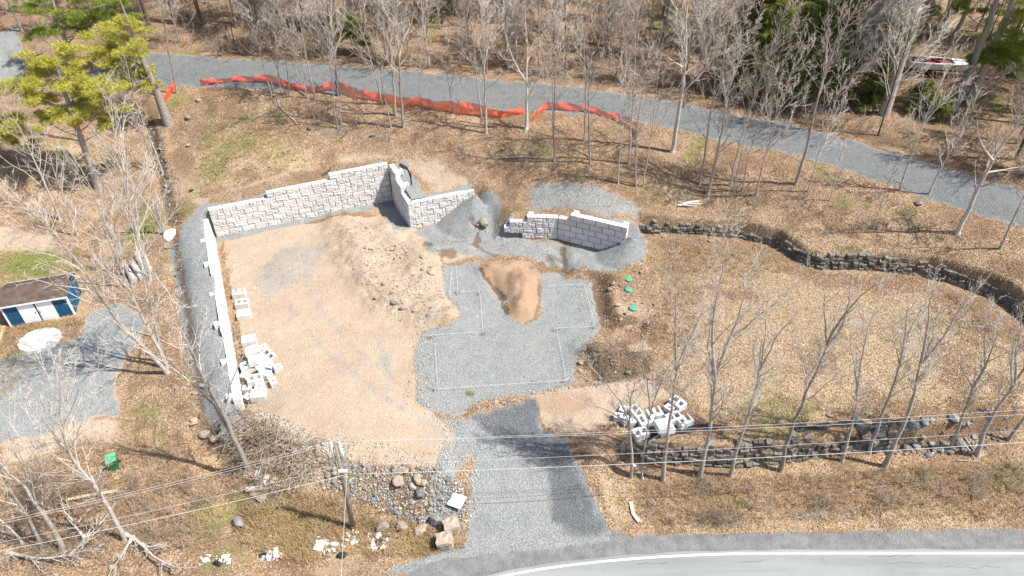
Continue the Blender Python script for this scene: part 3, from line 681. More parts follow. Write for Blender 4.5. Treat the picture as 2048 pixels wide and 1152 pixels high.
# ------------------------------------------------------------------ white block retaining walls
BW, BH, BD = 1.22, .61, .46
def block_mesh(seed, rough=.032):
    r = np.random.default_rng(seed); V = []; F = []
    wx, hz = BW-.042, BH-.036
    xs = np.r_[0, .028, np.linspace(.028, wx-.028, 11)[1:-1], wx-.028, wx]-wx/2; zs = np.r_[0, .026, np.linspace(.026, hz-.026, 6)[1:-1], hz-.026, hz]
    nx, nz = len(xs)-1, len(zs)-1
    split = r.integers(3, nx-2); zsp = r.integers(2, nz-1); left = r.random() < .5
    for i in range(nx+1):
        for k in range(nz+1):
            e = min(i, nx-i, k, nz-k)
            dep = 0 if e == 0 else .055+rough*(r.random()-.5)+.035*fbm(np.array([xs[i]*2.5+seed*7]), np.array([zs[k]*4.]), 1., 5, 2)[0]
            if e > 0:                       # moulded joints inside the face: it reads as two or three rough stones
                if i == split: dep -= .04
                if k == zsp and ((i < split) == left): dep -= .03
            V.append((xs[i], -max(dep, 0), zs[k]))
    n = nz+1
    for i in range(nx):
        for k in range(nz): F.append((i*n+k, (i+1)*n+k, (i+1)*n+k+1, i*n+k+1))
    b = len(V); x0 = wx/2; z1 = hz
    V += [(-x0, 0, 0), (x0, 0, 0), (x0, 0, z1), (-x0, 0, z1), (-x0, BD, 0), (x0, BD, 0), (x0, BD, z1), (-x0, BD, z1)]
    mi = [0]*len(F)
    F += [(b+3, b+2, b+6, b+7), (b, b+4, b+5, b+1), (b, b+3, b+7, b+4), (b+1, b+5, b+6, b+2), (b+4, b+7, b+6, b+5)]
    mi += [1]*5
    return mesh('block', V, F, [M_block, M_block_side], mi=mi)
BLK = [block_mesh(s) for s in range(8)]
def tail_mesh():
    b = MB(); b.box((-.2, BD, .06), (.2, BD+.34, BH-.05)); b.box((-.25, BD+.34, .06), (.25, BD+.46, BH-.05)); return b.mesh('block_tail', [M_block_side])
TAIL = tail_mesh()
def block_wall(name, label, w, rows, z0, tails=(), batter=.012, group=None):
    dd = wdir(w); th = math.atan2(dd[1], dd[0])
    t = thing(name, label, 'retaining wall', (*w[0], z0), th, group)
    for r, (s0, s1) in enumerate(rows):
        s = s0; first = BW*.5 if r % 2 else BW
        while s < s1-.12:
            L = min(first, s1-s); first = BW
            if s1-(s+L) < .2: L = s1-s
            k = random.randrange(8)
            obj('block', BLK[k], t, (s+L/2, batter*r+.05+random.uniform(-.015, .015), r*BH), None, (L/BW, 1, 1))
            s += L
    for s, r in tails:
        obj('block_tail', TAIL, t, (s, batter*r, r*BH), None, None)
    return t
Lb = float(np.linalg.norm(BK[1]-BK[0])); Ls = float(np.linalg.norm(SD[1]-SD[0])); Lf = float(np.linalg.norm(FP[1]-FP[0])); Ll = float(np.linalg.norm(LW[1]-LW[0]))
s5 = float((P(530,378,3.66)[:2]-BK[0]) @ wdir(BK)); s6 = float((P(655,342,4.27)[:2]-BK[0]) @ wdir(BK))
block_wall('back_block_wall', 'long rough faced white block wall stepping up to the right behind the dirt yard', BK, [(0, Lb)]*5+[(s5, Lb), (s6, Lb)], -.06)
block_wall('side_block_wall', 'short shaded white block wall running from the tall corner towards the viewer', SD, [(0.05, Ls-.02)]*5+[(.05, 3.9), (.05, 2.2)], -.06, [(1.6, 6), (3.3, 5)])
block_wall('front_block_wall', 'sunlit white block wall whose right end is buried in a grey gravel fan', FP, [(0, Lf)]*5, -.06)
block_wall('long_block_wall', 'long low white block wall seen from above along the left gravel strip', LW, [(0, Ll)]*2+[(7.1, Ll), (14.3, Ll)], -.02, [(.6, 1), (4.4, 1), (8.3, 2), (12.3, 2), (16, 3), (19.8, 3), (23.0, 3)])
Lrl = float(np.linalg.norm(RL[1]-RL[0])); Lrr = float(np.linalg.norm(RR[1]-RR[0]))
block_wall('stepped_block_wall', 'low white block wall with stepped left end above the gravel pad', RL, [(1.7, Lrl), (0, Lrl), (.52, Lrl), (2.15, Lrl)], .46, [(2.5, 3)])
block_wall('angled_block_wall', 'grey shaded white block wall angling towards the stone wall on the right', RR, [(0, Lrr-1.5), (0, Lrr-.8), (0, Lrr-.3), (0, Lrr), (1.15, Lrr)], .46, [(1.5, 4), (Lrr-.35, 4)])

# ------------------------------------------------------------------ rocks
def ico():
    t = (1+5**.5)/2
    V = np.array([(-1,t,0),(1,t,0),(-1,-t,0),(1,-t,0),(0,-1,t),(0,1,t),(0,-1,-t),(0,1,-t),(t,0,-1),(t,0,1),(-t,0,-1),(-t,0,1)], float)
    F = [(0,11,5),(0,5,1),(0,1,7),(0,7,10),(0,10,11),(1,5,9),(5,11,4),(11,10,2),(10,7,6),(7,1,8),(3,9,4),(3,4,2),(3,2,6),(3,6,8),(3,8,9),(4,9,5),(2,4,11),(6,2,10),(8,6,7),(9,8,1)]
    return V/np.linalg.norm(V[0]), F
def ico2():
    V, F = ico(); V = list(map(tuple, V)); cache = {}; G2 = []
    def mid(a, b):
        k = (min(a, b), max(a, b))
        if k not in cache:
            m = np.array(V[a])+np.array(V[b]); m /= np.linalg.norm(m); V.append(tuple(m)); cache[k] = len(V)-1
        return cache[k]
    for a, b, c in F:
        x, y, z = mid(a, b), mid(b, c), mid(c, a); G2 += [(a, x, z), (b, y, x), (c, z, y), (x, y, z)]
    return np.array(V), G2
def rock_geo(seed, lo=False):
    r = np.random.default_rng(seed); V, F = ico() if lo else ico2()
    V = V.copy()
    for _ in range(7 if not lo else 4):                       # chop with random planes: flat facets, sharp arrises
        n = r.normal(size=3); n /= np.linalg.norm(n); dd = r.uniform(.5, .85)
        h = V @ n; V -= np.outer(np.maximum(h-dd, 0), n)
    V *= 1+r.uniform(-.06, .06, (len(V), 1))
    V *= np.array([1, r.uniform(.65, .95), r.uniform(.5, .8)])
    return V, F
ROCKG = [rock_geo(s) for s in range(10)]
ROCKM = [mesh('rock', V.tolist(), F, [M_boulder]) for V, F in ROCKG]
ROCKMG = [mesh('rock_grey', V.tolist(), F, [M_boulder_g]) for V, F in ROCKG]
LOROCK = [rock_geo(100+s, True) for s in range(8)]
_m = None
def square_boulder():
    r = np.random.default_rng(12); V = []; F = []; n = 4
    for k in range(n+1):
        for j in range(n+1):
            for i in range(n+1):
                p = np.array((i, j, k))/n-.5; e = (abs(p) > .49).sum()
                V.append(tuple(p*(1 if e < 2 else .93 if e == 2 else .86)+r.normal(0, .025, 3)+np.array((0, 0, .5))))
    id_ = lambda i, j, k: (k*(n+1)+j)*(n+1)+i
    for a in range(n):
        for b in range(n):
            F += [(id_(a,b,n), id_(a+1,b,n), id_(a+1,b+1,n), id_(a,b+1,n)), (id_(a,b+1,0), id_(a+1,b+1,0), id_(a+1,b,0), id_(a,b,0)), (id_(a,0,b), id_(a+1,0,b), id_(a+1,0,b+1), id_(a,0,b+1)), (id_(a,n,b+1), id_(a+1,n,b+1), id_(a+1,n,b), id_(a,n,b)), (id_(0,a,b+1), id_(0,a+1,b+1), id_(0,a+1,b), id_(0,a,b)), (id_(n,a,b), id_(n,a+1,b), id_(n,a+1,b+1), id_(n,a,b+1))]
    return mesh('boulder_square', V, F, [M_boulder])
SQB = square_boulder()
def rock(u, v, size, label, group=None, grey=False, name='rock', cat='rock', sink=.3, flat=1.):
    g = G(u, v)
    k = random.randrange(10)
    o = obj(name, (ROCKMG if grey else ROCKM)[k], None, (g[0], g[1], g[2]+size*.5*(.6-sink)*flat), (random.uniform(-.3, .3), random.uniform(-.3, .3), random.uniform(0, 6.28)), (size*.5, size*.5, size*.5*flat))
    return prop(o, label, cat, group)

# dry-stone walls: every stone an object
def fs_mesh(seed):
    r = np.random.default_rng(seed); V = []; nx, nz = 3, 2
    b = MB()
    X = [-.5, -.5+.12, .5-.12, .5]; Z = [0, .16, .84, 1]
    for j, y in enumerate((0, .35, 1.)):
        for z in Z:
            for x in X:
                cor = (x in (-.5, .5))+(z in (0, 1))
                q = y
                if j == 0: q = .02+(.16 if cor == 1 else .30 if cor == 2 else 0)+r.uniform(-.05, .07)
                V.append((x*(1 if cor < 2 else .9)+r.uniform(-.04, .04), q, z*(1 if cor < 2 else .98)+r.uniform(-.05, .05)))
    F = []
    def id(j, k, i): return j*16+k*4+i
    for k in range(3):
        for i in range(3): F.append((id(0,k,i), id(0,k,i+1), id(0,k+1,i+1), id(0,k+1,i)))
    for j in range(2):
        for i in range(3): F += [(id(j,3,i), id(j,3,i+1), id(j+1,3,i+1), id(j+1,3,i)), (id(j,0,i+1), id(j,0,i), id(j+1,0,i), id(j+1,0,i+1))]
        for k in range(3): F += [(id(j,k+1,0), id(j,k,0), id(j+1,k,0), id(j+1,k+1,0))[::-1], (id(j,k,3), id(j,k+1,3), id(j+1,k+1,3), id(j+1,k,3))[::-1]]
    return mesh('stone', V, F, [M_fieldstone])
FSM = [fs_mesh(300+s) for s in range(10)]
def stone_wall(name, label, line, heights, z_of, course=.36, wmin=.4, wmax=.95):
    line = np.array([p[:2] for p in line]); sg = np.r_[0, np.cumsum(np.linalg.norm(np.diff(line, axis=0), axis=1))]
    def at(s):
        x, y = np.interp(s, sg, line[:, 0]), np.interp(s, sg, line[:, 1])
        e = .4; dx = np.interp(s+e, sg, line[:, 0])-np.interp(s-e, sg, line[:, 0]); dy = np.interp(s+e, sg, line[:, 1])-np.interp(s-e, sg, line[:, 1])
        return x, y, math.atan2(dy, dx)
    x0, y0, th0 = at(0)
    t = thing(name, label, 'stone wall', (x0, y0, z_of(0)))
    zz = z_of(0)
    # dark packed core behind the face stones
    cb = MB(); V = []; F = []
    n = 60
    for i in range(n):
        s = sg[-1]*i/(n-1); x, y, th = at(s); h = float(np.interp(s, np.linspace(0, sg[-1], len(heights)), heights))*.86
        nx, ny = -math.sin(th), math.cos(th)
        for o, zt in ((.2, -.4), (.42, h), (.9, h), (.9, -.4)): V.append((x+nx*o-x0, y+ny*o-y0, z_of(s)+zt-zz))
        if i: b = 4*i; F += [(b-4+k, b-4+(k+1) % 4, b+(k+1) % 4, b+k) for k in range(3)]
    obj('core', mesh('core', V, F, [M_core]), t)
    cnt = 0
    nr = int(max(heights)/course)+1
    for r in range(nr):
        s = random.uniform(-.3, 0)
        while s < sg[-1]:
            w = random.uniform(wmin, wmax)*(1.1 if r == 0 else 1); sm = s+w/2
            h = float(np.interp(sm, np.linspace(0, sg[-1], len(heights)), heights))+random.uniform(-.12, .14)
            ch = course*random.uniform(.75, 1.3)
            if (r+.55)*course < h and cnt < 300:
                x, y, th = at(sm); nx, ny = -math.sin(th), math.cos(th); bt = .095*r+random.uniform(-.06, .06)
                obj('stone', random.choice(FSM), t, (x+nx*bt-x0, y+ny*bt-y0, z_of(sm)-zz+r*course+random.uniform(-.05, .05)-.05),
                    (random.uniform(-.16, .16), random.uniform(-.2, .2), th+random.uniform(-.28, .28)), (w*.98, random.uniform(.42, .62), ch*1.02)); cnt += 1
            s += w
    return t
zs_mid = lambda s: float(tz(*[np.interp(s, np.r_[0, np.cumsum(np.linalg.norm(np.diff(np.array(STONE)[:, :2], axis=0), axis=1))], np.array(STONE)[:, k]) for k in (0, 1)]))
def z_front_of(line):
    a = np.array([p[:2] for p in line]); sg = np.r_[0, np.cumsum(np.linalg.norm(np.diff(a, axis=0), axis=1))]
    def f(s):
        x, y = np.interp(s, sg, a[:, 0]), np.interp(s, sg, a[:, 1])
        return float(tz(x-.05, y-.35))-.04
    return f
stone_wall('fieldstone_wall', 'winding dry stone wall of dark rocks between the leafy slope and the lawn', STONE, [.8, .9, .9, .8, .95, 1.3, 1.45, 1.4, 1.25, 1.1, 1.0, 1.0], z_front_of(STONE), .37, .35, .85)
FW_ = FRONT[:6]
stone_wall('roadside_stone_wall', 'dry stone retaining wall beside the road below the row of bare trees', FW_, [1.3, 1.65, 1.85, 1.85, 1.75, 1.5], z_front_of(FW_), .41, .36, .8)

# ------------------------------------------------------------------ loose hollow concrete blocks
def grid_solid(xc, yc, holes, h, z0=0., rough=0., seed=0):
    r = np.random.default_rng(seed); b = MB(); nx, ny = len(xc)-1, len(yc)-1
    solid = lambda i, j: 0 <= i < nx and 0 <= j < ny and (i, j) not in holes
    vid = {}; V = []; F = []
    def vtx(i, j, k):
        if (i, j, k) not in vid:
            vid[(i, j, k)] = len(V); V.append((xc[i]+r.uniform(-rough, rough), yc[j]+r.uniform(-rough, rough), z0+h*k+r.uniform(-rough, rough)*.5))
        return vid[(i, j, k)]
    for i in range(nx):
        for j in range(ny):
            if not solid(i, j): continue
            F.append((vtx(i,j,1), vtx(i+1,j,1), vtx(i+1,j+1,1), vtx(i,j+1,1))); F.append((vtx(i,j,0), vtx(i,j+1,0), vtx(i+1,j+1,0), vtx(i+1,j,0)))
            for di, dj, a, c in ((-1,0,(i,j+1),(i,j)), (1,0,(i+1,j),(i+1,j+1)), (0,-1,(i,j),(i+1,j)), (0,1,(i+1,j+1),(i,j+1))):
                if not solid(i+di, j+dj): F.append((vtx(*a,0), vtx(*c,0), vtx(*c,1), vtx(*a,1)))
    return V, F
def lb(kind, seed):
    if kind == 'two': V, F = grid_solid([-.61,-.49,-.08,.08,.49,.61], [-.45,-.20,.24,.45], {(1,1),(3,1)}, .60, 0, .008, seed)
    elif kind == 'open': V, F = grid_solid([-.61,-.44,-.14,.14,.44,.61], [-.45,-.18,.20,.45], {(1,1),(3,1),(1,2),(3,2)}, .60, 0, .008, seed)
    elif kind == 'slot': V, F = grid_solid([-.61,-.36,-.24,-.06,.06,.24,.36,.61], [-.5,-.28,-.20,.14,.22,.5], {(1,1),(3,1),(5,1),(1,3),(3,3),(5,3)}, .60, 0, .008, seed)
    else: V, F = grid_solid([-.36,-.12,.12,.36], [-.28,-.09,.10,.28], {(1,1)}, .5, 0, .008, seed)
    me = mesh('loose_block_'+kind, V, F, [M_loose])
    return me
LBM = {k: lb(k, i) for i, k in enumerate(('two', 'open', 'slot', 'small'))}
def loose(u, v, kind, yaw, z, label, group, tilt=(0, 0)):
    g = G(u, v)
    if z: g = P(u, v, g[2]+z); 
    o = obj('concrete_block', LBM[kind], None, (g[0], g[1], g[2]-.02), (math.radians(tilt[0]), math.radians(tilt[1]), math.radians(yaw)), (.86, .86, .86))
    return prop(o, label, 'concrete block', group)
g1 = 'short row of blocks beside the long left wall'
loose(480,592,'open',12,0,'white two core block at the far end of the short row by the wall', g1)
loose(486,612,'two',10,0,'white hollow concrete block in the middle of the short row by the left wall', g1)
loose(490,634,'slot',12,0,'white solid topped concrete block at the near end of the short row', g1)
g2 = 'jumbled heap of white blocks beside the long left wall'
for a in ((500,686,'slot',18,0,'flat topped white block at the far end of the jumbled heap'), (508,708,'slot',24,.25,'white block leaning second from the far end of the jumbled heap',(4,-6)), (512,726,'slot',22,.3,'white slotted block riding on top in the middle of the jumbled heap',(-6,8)),
          (538,716,'two',-38,.1,'white hollow block turned askew on the right of the jumbled heap',(5,12)), (541,738,'small',-20,0,'small white block tipped beside the askew hollow block'), (555,740,'small',40,0,'small white block farthest right in the jumbled heap',(8,10)),
          (513,764,'two',14,.15,'white two core block lying flat in the near half of the jumbled heap',(3,-2)), (490,756,'small',80,0,'narrow white block standing against the left wall in the heap'), (548,768,'small',-62,0,'small white block with a single core lying apart from the heap',(0,6)),
          (496,782,'small',10,0,'small grey shaded block under the near side of the heap'), (521,779,'small',5,0,'small shaded block under the two core block in the heap'), (498,800,'small',-30,0,'small white block touching the wall at the near end of the heap'), (519,795,'slot',8,0,'low white block lying nearest the rubble at the foot of the heap'), (528,700,'small',30,0,'small white block between the two far blocks of the heap',(6,0)), (524,742,'small',-50,.35,'small white block perched crosswise over the middle of the heap',(10,-8)), (536,754,'small',70,.05,'small white block wedged right of the two core block',(-8,5)), (497,738,'two',30,0,'white hollow block half hidden under the slotted block by the wall'), (530,730,'open',-25,.1,'white open core block tipped in the middle right of the heap',(8,-10))):
    loose(*a[:6], g2, *(a[6:]))
g3 = 'pile of white blocks near the roadside stone wall'
for a in ((1236,838,'small',-10,0,'small white block at the far left of the right hand pile'), (1252,846,'small',25,0,'second small white block from the left of the right hand pile'), (1246,824,'small',60,0,'small white block behind the two small blocks of the right pile'),
          (1271,830,'two',-62,0,'white two core block standing askew at the left of the right hand pile'), (1280,872,'two',22,0,'nearest white two core block of the right hand pile'), (1308,833,'open',18,0,'white open core block in the middle back of the right hand pile'),
          (1330,862,'slot',16,0,'white block hidden under the slotted block of the right hand pile'), (1326,856,'slot',16,.6,'white slotted block on top of the right hand pile'), (1337,822,'small',-48,0,'narrow white block leaning beside the tree in the right hand pile'), (1354,812,'two',-55,0,'white two core block at the far back of the right hand pile'), (1368,848,'open',26,0,'white open core block at the right end of the right hand pile'), (1290,848,'open',20,0,'white open core block in the centre of the right hand pile'), (1346,842,'two',24,0,'white two core block between the slotted block and the right end'), (1262,848,'small',15,0,'small white block in front of the askew block of the right pile')):
    loose(*a[:6], g3)

# ------------------------------------------------------------------ boulders and single rocks
for u, v, s, lab, gr, fl in ((797,968,1.15,'large cream boulder at the top of the rubble bank',0,1.1),(834,962,.85,'pale rounded boulder right of the large cream boulder',0,1),(826,974,.62,'small cream rock touching the pale rounded boulder',0,1),(840,986,.95,'angular grey boulder below the pale rounded boulder',1,1),(845,968,.8,'brown boulder between the pale boulder and the gravel drive',0,.8),(800,945,.75,'flat pink rock above the large cream boulder',0,.6),(812,942,.55,'cream rock right of the flat pink rock',0,.8),
    (905,1058,1.45,'big squared grey brown boulder beside the driveway mouth',0,1.2),(892,1088,1.5,'nearest big squared boulder at the driveway mouth',0,1.1),(871,1046,1.0,'upright grey slab of rock in the rubble above the ditch',1,1.2),(803,1055,.95,'tan boulder standing in the roadside ditch',0,1.2),(766,1058,.95,'tan boulder nearest the utility pole in the ditch',0,1.2),(842,1060,1.1,'low brown boulder at the ditch end below the rubble',0,.8),
    (478,1050,1.15,'smooth whitish grey boulder lying in dead brush near the left ditch',1,.9),(397,202,.75,'pale rock below the gap in the orange fence',0,.7),(377,236,.9,'pale broken rock beside the big pine trunk',0,.8),(377,292,.6,'pale rounded rock on the grassy slope left of the block wall',0,.9),(862,546,.75,'cream rock at the upper left edge of the gravel pad',0,.9),(804,618,.55,'bright cream rock on the rubble ridge',0,1),(786,606,.6,'grey rock in the middle of the rubble ridge',1,.8),
    (775,500,.55,'whitish rock below the buried wall corner',0,.7),(730,495,.6,'flat grey rock at the far end of the rubble ridge',1,.5),(883,595,.5,'brown rock where the ridge meets the gravel pad',0,.8),(1226,568,.55,'cream rock left of the farthest green lid',0,.9),(1219,580,.5,'white rock beside the dark bank left of the lids',0,.9),(1281,545,.4,'small cream rock above the farthest green lid',0,.9),(1235,612,.6,'tan rock left of the middle green lid',0,.9),(1161,727,.5,'cream rock at the right edge of the gravel pad',0,.9),(1160,742,.5,'tan rock below the cream rock at the pad edge',0,.8),
    (1308,446,.75,'pale round rock at the left end of the winding stone wall',0,.9),(1280,452,.8,'grey rock at the very end of the winding stone wall',1,.8),(1295,458,.9,'broad grey rock heaped at the winding stone wall end',1,.8),(1838,408,.9,'dark stump like rock on the slope below the gravel lane',1,.8),(410,870,.9,'pale block shaped rock at the stream bank',0,.9),(430,878,.8,'cream rock between the stream bank and the leaning tree',0,.8),(388,848,.7,'cream slab on the stream bank by the leaf litter',0,.5),(405,772,.6,'white rock at the foot of the gravel strip',1,.8),(390,842,.6,'tan rock on the stream bank left of the cream slab',0,.8),
    (968,450,1.3,'tan boulder poking out of the gravel between the two block walls',0,1.1),(955,452,.7,'brown rock under the tan boulder between the block walls',0,.8),(1005,300,.5,'dark rock on the leafy slope under the fence',1,.8),(745,272,.8,'dark grey rock beside a fallen stick on the slope',1,.7),(620,258,.7,'rounded rock at the edge of the grassy slope',1,.8),(550,192,.6,'cut pale stump beside the trees at the orange fence',0,.8),(1660,830,.6,'flat pale stone lying on the lawn above the roadside wall',0,.4),(1305,1005,.5,'white stone in the brown verge below the roadside wall',0,.6),(545,960,.8,'brown rock between the cut logs and the ditch',0,.8),(525,1000,.9,'tan boulder below the cut logs',0,.7),(510,990,.7,'tan rock left of the boulder below the cut logs',0,.7)):
    o = rock(u, v, s, lab, None, bool(gr), 'boulder' if s > .9 else 'rock', 'boulder' if s > .9 else 'rock', .25, fl)
    if 'squared' in lab:
        o.data = SQB; o.scale = (s*.68, s*.6, s*.6); o.location.z -= s*.22; o.rotation_euler = (.08, -.12, .35 if u > 900 else .1)
def scatter_poly(poly_px, n, seed=0, world=False):
    poly = poly_px if world else GP(poly_px); a = np.array(poly); r = np.random.default_rng(seed)
    out = np.zeros((0, 2))
    while len(out) < n:
        q = r.uniform(a.min(0), a.max(0), (n*3, 2)); out = np.vstack([out, q[inside(q[:, 0], q[:, 1], poly)]])
    return out[:n]
RUB = [(660,905),(760,935),(880,930),(935,985),(925,1050),(870,1060),(780,1030),(690,985),(640,950)]
RIDGEP = [(690,440),(740,445),(800,480),(860,520),(890,600),(915,625),(850,650),(790,640),(730,580),(700,520)]
TOE = [(490,830),(560,830),(650,890),(660,915),(600,905),(540,890)]
def rockset(poly, n, s0, s1, where, group, seed, pg=.5):
    pts_ = scatter_poly(poly, n, seed); tx, ty = np.quantile(pts_[:, 0], (.2, .4, .6, .8)), np.quantile(pts_[:, 1], (.33, .67))
    for x, y in pts_:
        s = random.uniform(s0, s1); grey = random.random() < pg
        o = obj('rock', random.choice(ROCKMG if grey else ROCKM), None, (x, y, float(tz(x, y))+s*.12), (random.uniform(-.5, .5), random.uniform(-.5, .5), random.uniform(0, 6.28)), (s*.5*random.uniform(.8, 1.25), s*.5, s*.5))
        lab = '%s %s stone %s, %s %s' % ('large' if s > s0+(s1-s0)*.66 else 'small' if s < s0+(s1-s0)*.33 else 'middling', 'grey' if grey else 'tan', where, ('near', 'middle', 'far')[int(np.searchsorted(ty, y))], ('left end', 'left part', 'centre', 'right part', 'right end')[int(np.searchsorted(tx, x))])
        prop(o, lab, 'rock', group)
rockset(RUB, 50, .22, .46, 'in the rubble bank above the ditch', 'rocks of the rubble bank', 1, .85)
rockset(RIDGEP, 40, .22, .5, 'on the rubble ridge beside the pad', 'stones of the rubble ridge', 2, .15)
rockset(TOE, 30, .25, .55, 'on the slope below the block heap', 'stones below the block heap', 3, .2)
rockset([(560,860),(700,900),(700,960),(640,965),(600,930)], 24, .22, .5, 'in the rubble left of the pole', 'rocks left of the utility pole', 21, .5)
rockset([(300,245),(330,300),(350,440),(335,440),(315,330),(290,260)], 20, .3, .6, 'in the dark stream bed', 'stones in the stream bed', 4, 1.)
rockset([(1780,845),(1960,830),(1960,900),(1860,915),(1780,900)], 34, .35, .95, 'in the collapsed roadside wall', 'tumbled stones of the roadside wall', 5, 1.)
rockset([(380,270),(560,270),(640,300),(560,350),(430,380),(370,330)], 16, .2, .45, 'on the grassy slope above the wall', 'stones on the grassy slope', 6, .2)
rockset([(1200,570),(1320,560),(1320,650),(1240,660)], 12, .2, .42, 'scattered round the green lids', 'stones round the green lids', 7, .2)
rockset([(1160,760),(1300,730),(1320,760),(1200,775)], 9, .25, .5, 'at the brown earth pile', 'stones at the earth pile', 8, .8)
rockset([(930,800),(1060,785),(1150,765),(1155,772),(1050,800),(940,815)], 10, .15, .3, 'along the near pad edge', 'stones along the pad edge', 9, .4)
rockset([(1290,440),(1420,470),(1420,490),(1300,470)], 8, .3, .5, 'fallen below the winding wall', 'stones fallen from the winding wall', 10, 1.)

# ------------------------------------------------------------------ green tank lids
def lid_mesh():
    b = MB(); k = 24; V = []; F = []
    prof = [(.0, .10), (.24, .105), (.27, .085), (.30, .085), (.33, .06), (.33, -.2)]
    n = len(prof)
    for r, z in prof:
        for j in range(k): a = 2*math.pi*j/k; V.append((max(r, .002)*math.cos(a), max(r, .002)*math.sin(a), z))
    for i in range(n-1):
        for j in range(k): F.append((i*k+j, (i+1)*k+j, (i+1)*k+(j+1) % k, i*k+(j+1) % k))
    return mesh('cover', V, F, [M_lid])
LIDM = lid_mesh()
bm_ = MB(); bm_.box((.18, -.012, .1), (.235, .012, .118)); RIBM = bm_.mesh('rib', [M_lid])
for u, v, lab in ((1257,560,'round green plastic tank lid farthest from the viewer'), (1257,581,'round green plastic tank lid in the middle of the three'), (1266,618,'round green plastic tank lid nearest the viewer')):
    g = G(u, v); t = thing('tank_lid', lab, 'tank lid', g+np.array((0, 0, .08)), 0, 'green tank lids right of the gravel pad')
    obj('cover', LIDM, t)
    for j in range(6): obj('rib', RIBM, t, rot=(0, 0, j*math.pi/3))

# ------------------------------------------------------------------ string lines and stakes on the pad
def stakes(u, v, lab):
    g = G(u, v); t = thing('corner_stakes', lab, 'stakes', g, random.uniform(0, 3))
    for k in range(4):
        b = MB(); a = k*1.57+random.uniform(-.4, .4); r = random.uniform(.12, .26); h = random.uniform(.3, .5)
        b.tube([(math.cos(a)*r, math.sin(a)*r, -.15), (math.cos(a)*r*1.15, math.sin(a)*r*1.15, h)], [.02, .022], 4)
        obj('stake', b.mesh('stake', [M_wood if k % 2 else M_pole]), t)
    for k in range(2):
        b = MB(); a = random.uniform(0, 3.1); b.tube([(-math.cos(a)*.25, -math.sin(a)*.25, .26), (math.cos(a)*.25, math.sin(a)*.25, .28)], [.02, .02], 4); obj('cross_bar', b.mesh('cross_bar', [M_wood]), t)
for u, v, lab in ((968,668,'corner stakes left of the centre of the gravel pad'),(1113,662,'corner stakes right of the dirt mound on the pad'),(1188,657,'corner stakes at the right edge of the pad'),(1132,764,'corner stakes at the near right corner of the pad'),(867,780,'corner stakes at the near left corner of the pad'),(863,676,'corner stakes at the left edge of the pad'),(915,588,'corner stakes at the far left of the pad'),(958,588,'corner stakes beside the dirt mound on the pad')):
    stakes(u, v, lab)
for k, (pa, pb, lab) in enumerate((((870,690),(876,780),'white string along the left edge of the pad'),((876,782),(1130,765),'white string along the near edge of the pad'),((1132,762),(1114,664),'white string from the near right corner to the inner stakes'),((1115,660),(1186,657),'white string between the two right hand stakes'),((1190,654),(1168,574),'white string along the right edge of the pad'),((1168,572),(1096,576),'white string along the far right of the pad'),((966,664),(960,590),'white string from the mound side to the inner left stakes'),((956,586),(918,588),'short white string at the far left of the pad'),((916,584),(912,532),'white string running to the far left edge of the pad'),((900,600),(904,534),'second white string beside the far left string'),((868,674),(964,668),'white string across the left half of the pad'))):
    a, b_ = G(*pa), G(*pb); a[2] += .25; b_[2] += .25
    pts = [a+(b_-a)*f for f in np.linspace(0, 1, 9)]
    for q in pts: q[2] = max(q[2], float(tz(q[0], q[1]))+.06)
    mb = MB(); mb.tube(pts, .008, 4); prop(obj('string_line', mb.mesh('string_line', [M_string])), lab, 'string line', 'string lines on the gravel pad', 'thing')

# ------------------------------------------------------------------ orange mesh fence on the slope
def net_fence(name, label, px, hts, posts):
    P3 = [G(u, v) for u, v in px]
    a = np.array(P3); sg = np.r_[0, np.cumsum(np.linalg.norm(np.diff(a[:, :2], axis=0), axis=1))]
    n = int(sg[-1]/.22)+2; s = np.linspace(0, sg[-1], n)
    x = np.interp(s, sg, a[:, 0]); y = np.interp(s, sg, a[:, 1]); h = np.interp(s, sg, hts)
    h = h*(1+.28*fbm(s, s*0, .55, 90, 3))+.05
    lean = fbm(s, s*0+5, .35, 92, 3)*.35
    rows = 7; V = []; UV = []
    o0 = np.array(P3[0])
    t = thing(name, label, 'fence', o0)
    z = tz(x, y)
    for i in range(n):
        for k in range(rows+1):
            f = k/rows
            wob = .10*math.sin(s[i]*2.3+f*4)+.07*math.sin(s[i]*5.1-f*6)+.12*fbm(np.array([s[i]*1.5]), np.array([f*2.]), 1., 95, 2)[0]
            V.append((x[i]-o0[0]+.05*wob, y[i]-o0[1]+lean[i]*f+wob*(.4+f), z[i]-o0[2]+.03+h[i]*f)); UV.append((s[i], f*1.2))
    F = [(i*(rows+1)+k, (i+1)*(rows+1)+k, (i+1)*(rows+1)+k+1, i*(rows+1)+k+1) for i in range(n-1) for k in range(rows)]
    me = mesh('netting', V, F, [M_net], True)
    uv = me.uv_layers.new(name='UVMap'); li = np.zeros(len(me.loops), np.int32); me.loops.foreach_get('vertex_index', li)
    uv.data.foreach_set('uv', np.array(UV)[li].ravel())
    obj('netting', me, t)
    for q in posts:
        i = min(int(q*(n-1)), n-1); b = MB(); b.tube([(0, 0, -.2), (random.uniform(-.08, .08), random.uniform(-.08, .08), h[i]+.25)], .022, 5)
        obj('post', b.mesh('post', [M_wood]), t, (x[i]-o0[0], y[i]-o0[1], z[i]-o0[2]))
    return t
net_fence('orange_fence', 'long sagging orange mesh fence strung between trees below the gravel lane', [(402,172),(440,166),(500,164),(545,166),(580,180),(625,186),(660,181),(682,183),(705,195),(765,204),(795,214),(838,212),(880,221),(920,230),(965,232),(1000,236),(1048,228)], [.7,.35,.5,.9,.6,.7,.9,1.1,1.0,.95,1.1,1.0,.95,1.15,1.05,.6,.6], [0, .18, .35, .5, .64, .8, 1])
